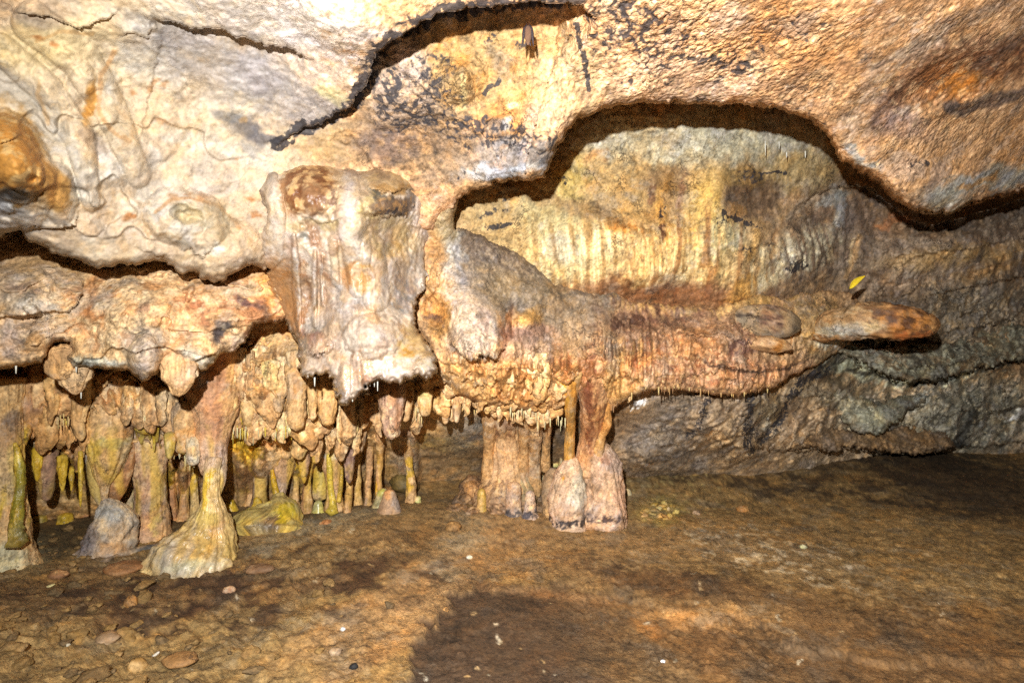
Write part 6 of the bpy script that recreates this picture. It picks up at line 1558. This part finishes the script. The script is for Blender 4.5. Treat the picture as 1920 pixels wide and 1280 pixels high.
# ---- single rocks
def rock(name, u, v, Y, rx, ry, rz, paint, label, cat, group=None, ang=0.0, lump=.25, n=40, mat=ROCK, pts=None, angular=0.0):
    """irregular rounded rock; rx, rz in px across and up, ry depth in px"""
    _seed[0] += 1
    th = np.linspace(0, 2 * np.pi, n, endpoint=False); ph = np.linspace(0.06, np.pi - 0.06, n // 2)
    T, Ph = np.meshgrid(th, ph)
    D = np.stack([np.sin(Ph) * np.cos(T), np.sin(Ph) * np.sin(T), np.cos(Ph)], 2).reshape(-1, 3).astype(np.float32)
    k = 1 + lump * (1.4 * fbm(D, 1.1, 3, sd=_seed[0]) - .6 * (billow(D, 2.2, 2, sd=_seed[0]) - .3))
    if angular:
        rr = np.random.RandomState(_seed[0]).normal(size=(14, 3)); rr /= np.linalg.norm(rr, axis=1, keepdims=True)
        cut = (D @ rr.T).max(1)
        k *= 1 - angular + angular * 0.86 / np.maximum(cut, .55)
    q = Y / F
    S = D * k[:, None] * np.array([rx, ry, rz]) * q
    c, s = math.cos(R(ang)), math.sin(R(ang))
    S = np.stack([S[:, 0] * c - S[:, 2] * s, S[:, 1], S[:, 0] * s + S[:, 2] * c], 1)
    P = (S + np.array(pt(u, v, Y))).astype(np.float32)
    nr, m = n // 2, n
    idx = np.arange(nr * m).reshape(nr, m); r2 = np.roll(idx, -1, 1)
    faces = [tuple(map(int, f)) for f in np.stack([idx[:-1], idx[1:], r2[1:], r2[:-1]], 2).reshape(-1, 4)]
    faces.append(tuple(int(x) for x in idx[0])); faces.append(tuple(int(x) for x in idx[-1][::-1]))
    org = np.array([pt(u, v, Y)[0], Y, P[:, 2].min()])
    me = bpy.data.meshes.new(name); me.from_pydata([tuple(map(float, x)) for x in P - org], [], faces)
    me.polygons.foreach_set("use_smooth", np.ones(len(faces), bool))
    U = (P[:, 0] / P[:, 1] * F + 960).astype(np.float32); V = (640 - (P[:, 2] - H) / P[:, 1] * F).astype(np.float32)
    p = Paint(U, V, P, (150, 120, 90)); paint(p); setcol(me, p.C, p.M)
    o = link(name, me, mat, loc=tuple(map(float, org)))
    return tag(o, label, cat, group)


log = tube("boulder", [(1500, 628, 2.34, 8), (1535, 620, 2.26, 20), (1575, 608, 2.18, 29), (1615, 601, 2.1, 33), (1655, 601, 2.05, 33), (1695, 606, 2.02, 32), (1730, 609, 2.01, 25), (1750, 607, 2.02, 13), (1757, 605, 2.03, 3)],
           tint((168, 122, 74), ("e", 1590, 600, 70, 40, 0, (166, 132, 92), .8), ("e", 1600, 618, 60, 10, 4, (190, 182, 160), .8), ("streak", 1620, 595, 60, 30, 0, (196, 176, 140), .6, 40, 3.), ("e", 1700, 598, 50, 24, 6, (160, 104, 46), .8), ("e", 1720, 632, 40, 8, -10, (150, 84, 40), .8), ("mottle", 1690, 600, 80, 30, 0, (86, 56, 36), .85, 30, .08), ("e", 1640, 615, 16, 12, 0, (206, 176, 124), .7), ("e", 1660, 578, 60, 8, 6, (98, 66, 40), .7), ("e", 1560, 620, 40, 6, 0, (186, 190, 182), .7), grain=((112, 76, 44), (180, 138, 86)), wet=.35), lump=.26, flute=.14, seg=60, tip=True)
tag(log, "long brown log-shaped rock jutting out to the right over a black shadow", "rock")
rock("boulder", 1434, 603, 2.125, 69, 22, 33, tint((158, 132, 100), ("e", 1446, 600, 22, 24, 0, (176, 140, 110), .85), ("mottle", 1446, 602, 26, 26, 0, (84, 56, 46), .8, 60, .02), ("e", 1380, 610, 12, 20, 0, (150, 136, 112), .7), ("line", [(1370, 588), (1410, 596), (1434, 600)], 3, (64, 50, 38), .8), ("line", [(1380, 575), (1440, 582), (1490, 600)], 3, (150, 128, 96), .5), ("e", 1490, 606, 12, 20, 0, (80, 70, 56), .6), grain=((114, 94, 70), (160, 134, 100))), "oval grey-brown stone set in the right shelf, with a crusty pale patch", "rock", ang=-7, lump=.12, n=56)
rock("boulder", 1440, 645, 2.08, 44, 22, 14, tint((190, 148, 104), ("e", 1458, 650, 10, 10, 0, (176, 112, 44), .8)), "small ochre stone plugged below the oval grey-brown one", "rock", ang=-6)
rock("boulder", 758, 906, H * F / (918 - 640) - .1, 28, 22, 17, tint((104, 88, 48), ("e", 770, 915, 14, 8, 0, (150, 124, 60), .6), grain=((84, 72, 42), (136, 114, 66))), "dark olive boulder behind the orange-tipped cone", "boulder", ang=-10)
rock("boulder", 700, 892, 2.75, 26, 20, 10, tint((92, 74, 54)), "low dark boulder deep behind the solitary cones", "boulder")
rock("boulder", 716, 882, 2.8, 14, 12, 9, tint((100, 82, 62)), "small dark boulder perched behind the low dark one", "boulder")
rock("boulder", 850, 990, H * F / (998 - 640), 15, 14, 13, tint((160, 122, 74)), "upright brown rock sunk in the soil below the rubble mound", "boulder")
rock("boulder", 612, 982, H * F / (990 - 640), 12, 12, 8, tint((180, 120, 70)), "rusty orange rock on the soil below the streaked pink column", "boulder")
rock("boulder", 470, 990, H * F / (996 - 640), 26, 20, 8, tint((110, 104, 100)), "low dark grey slab beside the sprawling yellow mound", "boulder", ang=6)

MR = [(896, 918, 26, 20, (140, 104, 70), "rough brown rock at the back left of the rubble under the thick ochre column"), (872, 938, 22, 16, (120, 92, 64), "dark brown rock at the far left end of the rubble mound"), (918, 944, 24, 18, (156, 118, 80), "tan rock between the yellow-ochre stub and the thick ochre column's foot"), (940, 956, 22, 13, (146, 112, 82), "low brown rock in front of the thick ochre column's foot"), (1014, 928, 22, 22, (150, 122, 90), "brown rock filling the gap between the pink stubs and the pink pedestal"), (1010, 956, 20, 12, (130, 104, 78), "low dark rock just left of the pink pedestal's foot"), (886, 960, 20, 9, (134, 98, 62), "flat brown rock at the front left of the rubble mound"), (855, 956, 16, 9, (118, 88, 56), "small dark rock left of the rubble mound")]
for (u, v, rx, rz, col_, lab) in MR:
    rock("boulder", u, v, H * F / (max(v + rz, 948) - 640) - .02, rx, rx, rz, tint(col_, ("mottle", u, v, 40, 40, 0, (96, 74, 54), .6, 40)), lab, "boulder", lump=.5, angular=.6, n=52)

# a grey branch-like ridge and pale chips on the soil
br = tube("branch", [(158, 1068, 1.77, 4), (185, 1060, 1.79, 7), (215, 1046, 1.84, 7), (250, 1034, 1.89, 7), (290, 1026, 1.93, 8), (310, 1022, 1.94, 4)], tint((142, 120, 96), ("e", 280, 1028, 30, 6, -10, (84, 82, 80), .8)), lump=.2, seg=16)
tag(br, "bent grey branch lying on the rubble in front of the pinched column's base", "branch")

def chip(u, v, rx, rz, rgb, label, ang=0, name="stone", group=None):
    Y = H * F / (v - 640); x, y, z = floor_pt(u, v)
    dv = (z) / Y * F
    return rock(name, u, v - dv - rz * .3, Y, rx, rx * .8, rz, tint(rgb, tone=.08), label, "stone", group, ang=ang, n=18, lump=.2, angular=.4)


chip(880, 1045, 6, 4.5, (214, 214, 200), "white pebble alone on the pale patch of soil")
chip(1506, 1029, 7, 4, (206, 200, 140), "pale yellow pebble at the edge of the damp streaky soil")
chip(291, 1224, 9, 2.4, (222, 214, 200), "white sliver lying across the rubble near the lower left", ang=28)
chip(94, 1112, 9, 2.6, (206, 196, 140), "yellowish sliver on the rubble below the far left column", ang=16)
chip(128, 1236, 4, 3, (204, 216, 204), "tiny pale green pebble at the lower left")
chip(1244, 1223, 5, 3, (206, 204, 206), "tiny white pebble on the dark trodden soil")
chip(836, 1137, 6, 4, (190, 140, 80), "ochre pebble on the dark hollow's left rim")
chip(642, 1178, 5, 4, (200, 206, 206), "bluish white pebble among the crumbs left of the dark hollow")
chip(628, 1222, 12, 9, (160, 130, 96), "round tan stone left of the dark hollow")
chip(664, 1252, 8, 7, (30, 28, 28), "black stone left of the dark hollow")
chip(1204, 912, 14, 4, (206, 204, 190), "flat white stone right of the pink pedestal")
chip(1178, 938, 10, 5, (204, 196, 150), "creamy chip leaning at the pink pedestal's right foot", ang=-50)
chip(1392, 955, 12, 8, (170, 120, 64), "orange-brown stone alone on the right of the floor")
chip(1306, 966, 7, 5, (196, 160, 120), "small pinkish stone left of the orange-brown one")

YGp = "yellow stones in the patch right of the pedestal"
for k in range(22):
    a_ = rng.uniform(0, 6.28); q_ = rng.random() ** .5
    chip(1236 + 36 * q_ * math.cos(a_), 964 + 15 * q_ * math.sin(a_), rng.uniform(3, 9), rng.uniform(2, 5), rng.choice([(190, 156, 70), (176, 140, 70), (196, 172, 96), (150, 116, 66)]), "small yellowish stone in the rubble patch right of the pink pedestal", ang=rng.uniform(-25, 25), group=YGp)

STG = "brown stones in the rubble bank at lower left"
sp = []
for k in range(10):
    c_ = rng.choice([(122, 102, 66), (110, 90, 58), (138, 114, 74), (130, 106, 64), (106, 90, 64), (150, 130, 90)])
    sp.append(rock("stone", 960, 640, 1.5, 10, 9, 6, tint(c_, grain=((98, 78, 54), (160, 132, 94)), tone=.08), "", "stone", None, n=30, lump=.35, angular=.95, mat=SOIL))
first = set()
for i in range(290):
    while True:
        u = rng.uniform(-60, 900); v = rng.uniform(1000, 1310)
        if i > 200:
            u = rng.uniform(-20, 680); v = rng.gauss(1052 - u * .10, 14)
            break
        if rng.random() < (1.0 if u < 480 else .28) and not (u > 760 and v > 1080):
            break
    big = rng.random() ** 3.5
    s_ = (.35 + 1.1 * big) * (.8 if u > 480 else 1) * (.7 if i > 200 else 1)
    k = rng.randrange(10)
    if k in first:
        o = sp[k].copy(); COL.objects.link(o)
    else:
        o = sp[k]; first.add(k)
    x, y, z = floor_pt(u, v)
    o.location = (x, y, z - .006 * s_)
    q = s_ * 1.0
    o.scale = (q * rng.uniform(.8, 1.4), q, q * rng.uniform(.7, 1.1)); o.rotation_euler = (rng.uniform(-.2, .2), rng.uniform(-.2, .2), rng.uniform(0, 6.28))
    tag(o, "brown stone half sunk in the rubble bank, one among many alike", "stone", STG)
for k in range(10):
    if k not in first:
        bpy.data.objects.remove(sp[k])
for (u, v, rx, rz, rgb, lab) in [(258, 1248, 18, 15, (150, 112, 58), "round mustard stone in the rubble, the largest at the lower left"), (340, 1236, 30, 9, (160, 118, 70), "long tan slab lying in the rubble at the bottom"), (232, 1070, 36, 10, (150, 104, 64), "flat reddish slab in front of the bent grey branch"), (485, 1070, 26, 8, (140, 96, 54), "flat brown slab right of the yellow cone"), (430, 1108, 12, 8, (170, 112, 66), "rusty angular stone right of a dark hole in the rubble"), (200, 1210, 22, 12, (140, 106, 62), "wide brown stone beside the dark hole in the rubble"), (246, 1140, 12, 14, (166, 118, 62), "upright ochre stone in the middle of the rubble"), (110, 1092, 18, 9, (136, 100, 72), "pinkish brown stone on the rubble below the far left column")]:
    chip(u, v, rx, rz, rgb, lab)

# ---- leaf stuck on the wall above the log-shaped rock
def build_leaf():
    n, m = 18, 7
    vs, fs = [], []
    Y = 2.06
    q = Y / F
    for side in (0, 1):
        for i in range(n + 1):
            t = i / n
            wd = 6.0 * math.sin(math.pi * t ** 0.8) ** 0.9 * (1 - .25 * t)
            for j in range(m):
                s = (j / (m - 1) - .5) * 2
                x = (t - .5) * 40; y = s * wd + 3.2 * math.sin(t * 3.1)
                a_ = R(38)
                X = x * math.cos(a_) - y * math.sin(a_); Z = x * math.sin(a_) + y * math.cos(a_)
                dep = (-1.6 * s * s + 3 * t * t) + (0.5 if side else -0.5)
                vs.append((X * q, dep * q, Z * q))
    k = (n + 1) * m
    for i in range(n):
        for j in range(m - 1):
            a_ = i * m + j
            fs.append((a_, a_ + 1, a_ + m + 1, a_ + m)); fs.append((k + a_, k + a_ + m, k + a_ + m + 1, k + a_ + 1))
        fs.append((i * m, (i + 1) * m, k + (i + 1) * m, k + i * m)); fs.append((i * m + m - 1, k + i * m + m - 1, k + (i + 1) * m + m - 1, (i + 1) * m + m - 1))
    me = bpy.data.meshes.new("leaf"); me.from_pydata(vs, [], fs)
    me.polygons.foreach_set("use_smooth", np.ones(len(fs), bool))
    o = link("leaf", me, simple_material("leaf_yellow", (214, 186, 40), .5, .2, 160), loc=pt(1608, 529, Y))
    tag(o, "narrow bright yellow leaf stuck upright above the log-shaped rock", "leaf")


build_leaf()

# ---- bat hanging under the arch
def build_bat():
    u, v, Y = 990, 66, 1.27
    q = Y / F * .72
    fur = simple_material("bat_fur", (98, 70, 50), .9, .5, 900)
    skin = simple_material("bat_skin", (44, 32, 34), .6, .4, 400)
    t = tag(empty("bat", pt(u, v, Y)), "small brown bat hanging head down in the shadow under the arch", "bat")

    def blob(name, prof, mat, par, flat=.7, seg=18):
        vs, fs = [], []
        for (x, z, r_, d) in prof:
            for j in range(seg):
                a_ = j * 2 * math.pi / seg
                f_ = 1 + .06 * math.sin(a_ * 5 + z)
                vs.append(((x + r_ * math.cos(a_) * f_) * q, (d + r_ * flat * math.sin(a_) * f_) * q, z * q))
        for i in range(len(prof) - 1):
            for j in range(seg):
                fs.append((i * seg + j, (i + 1) * seg + j, (i + 1) * seg + (j + 1) % seg, i * seg + (j + 1) % seg))
        fs.append(tuple(range(seg))); fs.append(tuple(range((len(prof) - 1) * seg + seg - 1, (len(prof) - 1) * seg - 1, -1)))
        me = bpy.data.meshes.new(name); me.from_pydata(vs, [], fs); me.polygons.foreach_set("use_smooth", np.ones(len(fs), bool))
        return link(name, me, mat, parent=par)
    blob("body", [(0, 26, 2, 3), (0, 22, 6, 2), (0, 12, 9, 0), (0, 0, 9.5, -1), (0, -10, 8.5, -1), (0, -15, 6.5, -1), (0, -19, 7, -2), (0, -23, 5.5, -3), (0, -27, 3, -4), (0, -29, 1, -4)], fur, t)
    for s in (-1, 1):
        blob("wing", [(s * 4, 27, 2, 2), (s * 9, 18, 4, 0), (s * 11, 4, 4.2, -1), (s * 12, -8, 3.4, -2), (s * 13, -20, 2.4, -2), (s * 14, -28, 1, -2), (s * 14, -31, .4, -2)], skin, t, .8, 12)
        blob("ear", [(s * 4.2, -19, 2.4, -4), (s * 5.2, -24, 2.2, -5), (s * 6, -29, 1.2, -5), (s * 6.2, -31, .3, -5)], skin, t, .4, 10)
        blob("foot", [(s * 3, 33, .8, 4), (s * 3, 27, 1.4, 3), (s * 3, 22, 1.4, 2)], skin, t, 1, 8)


build_bat()
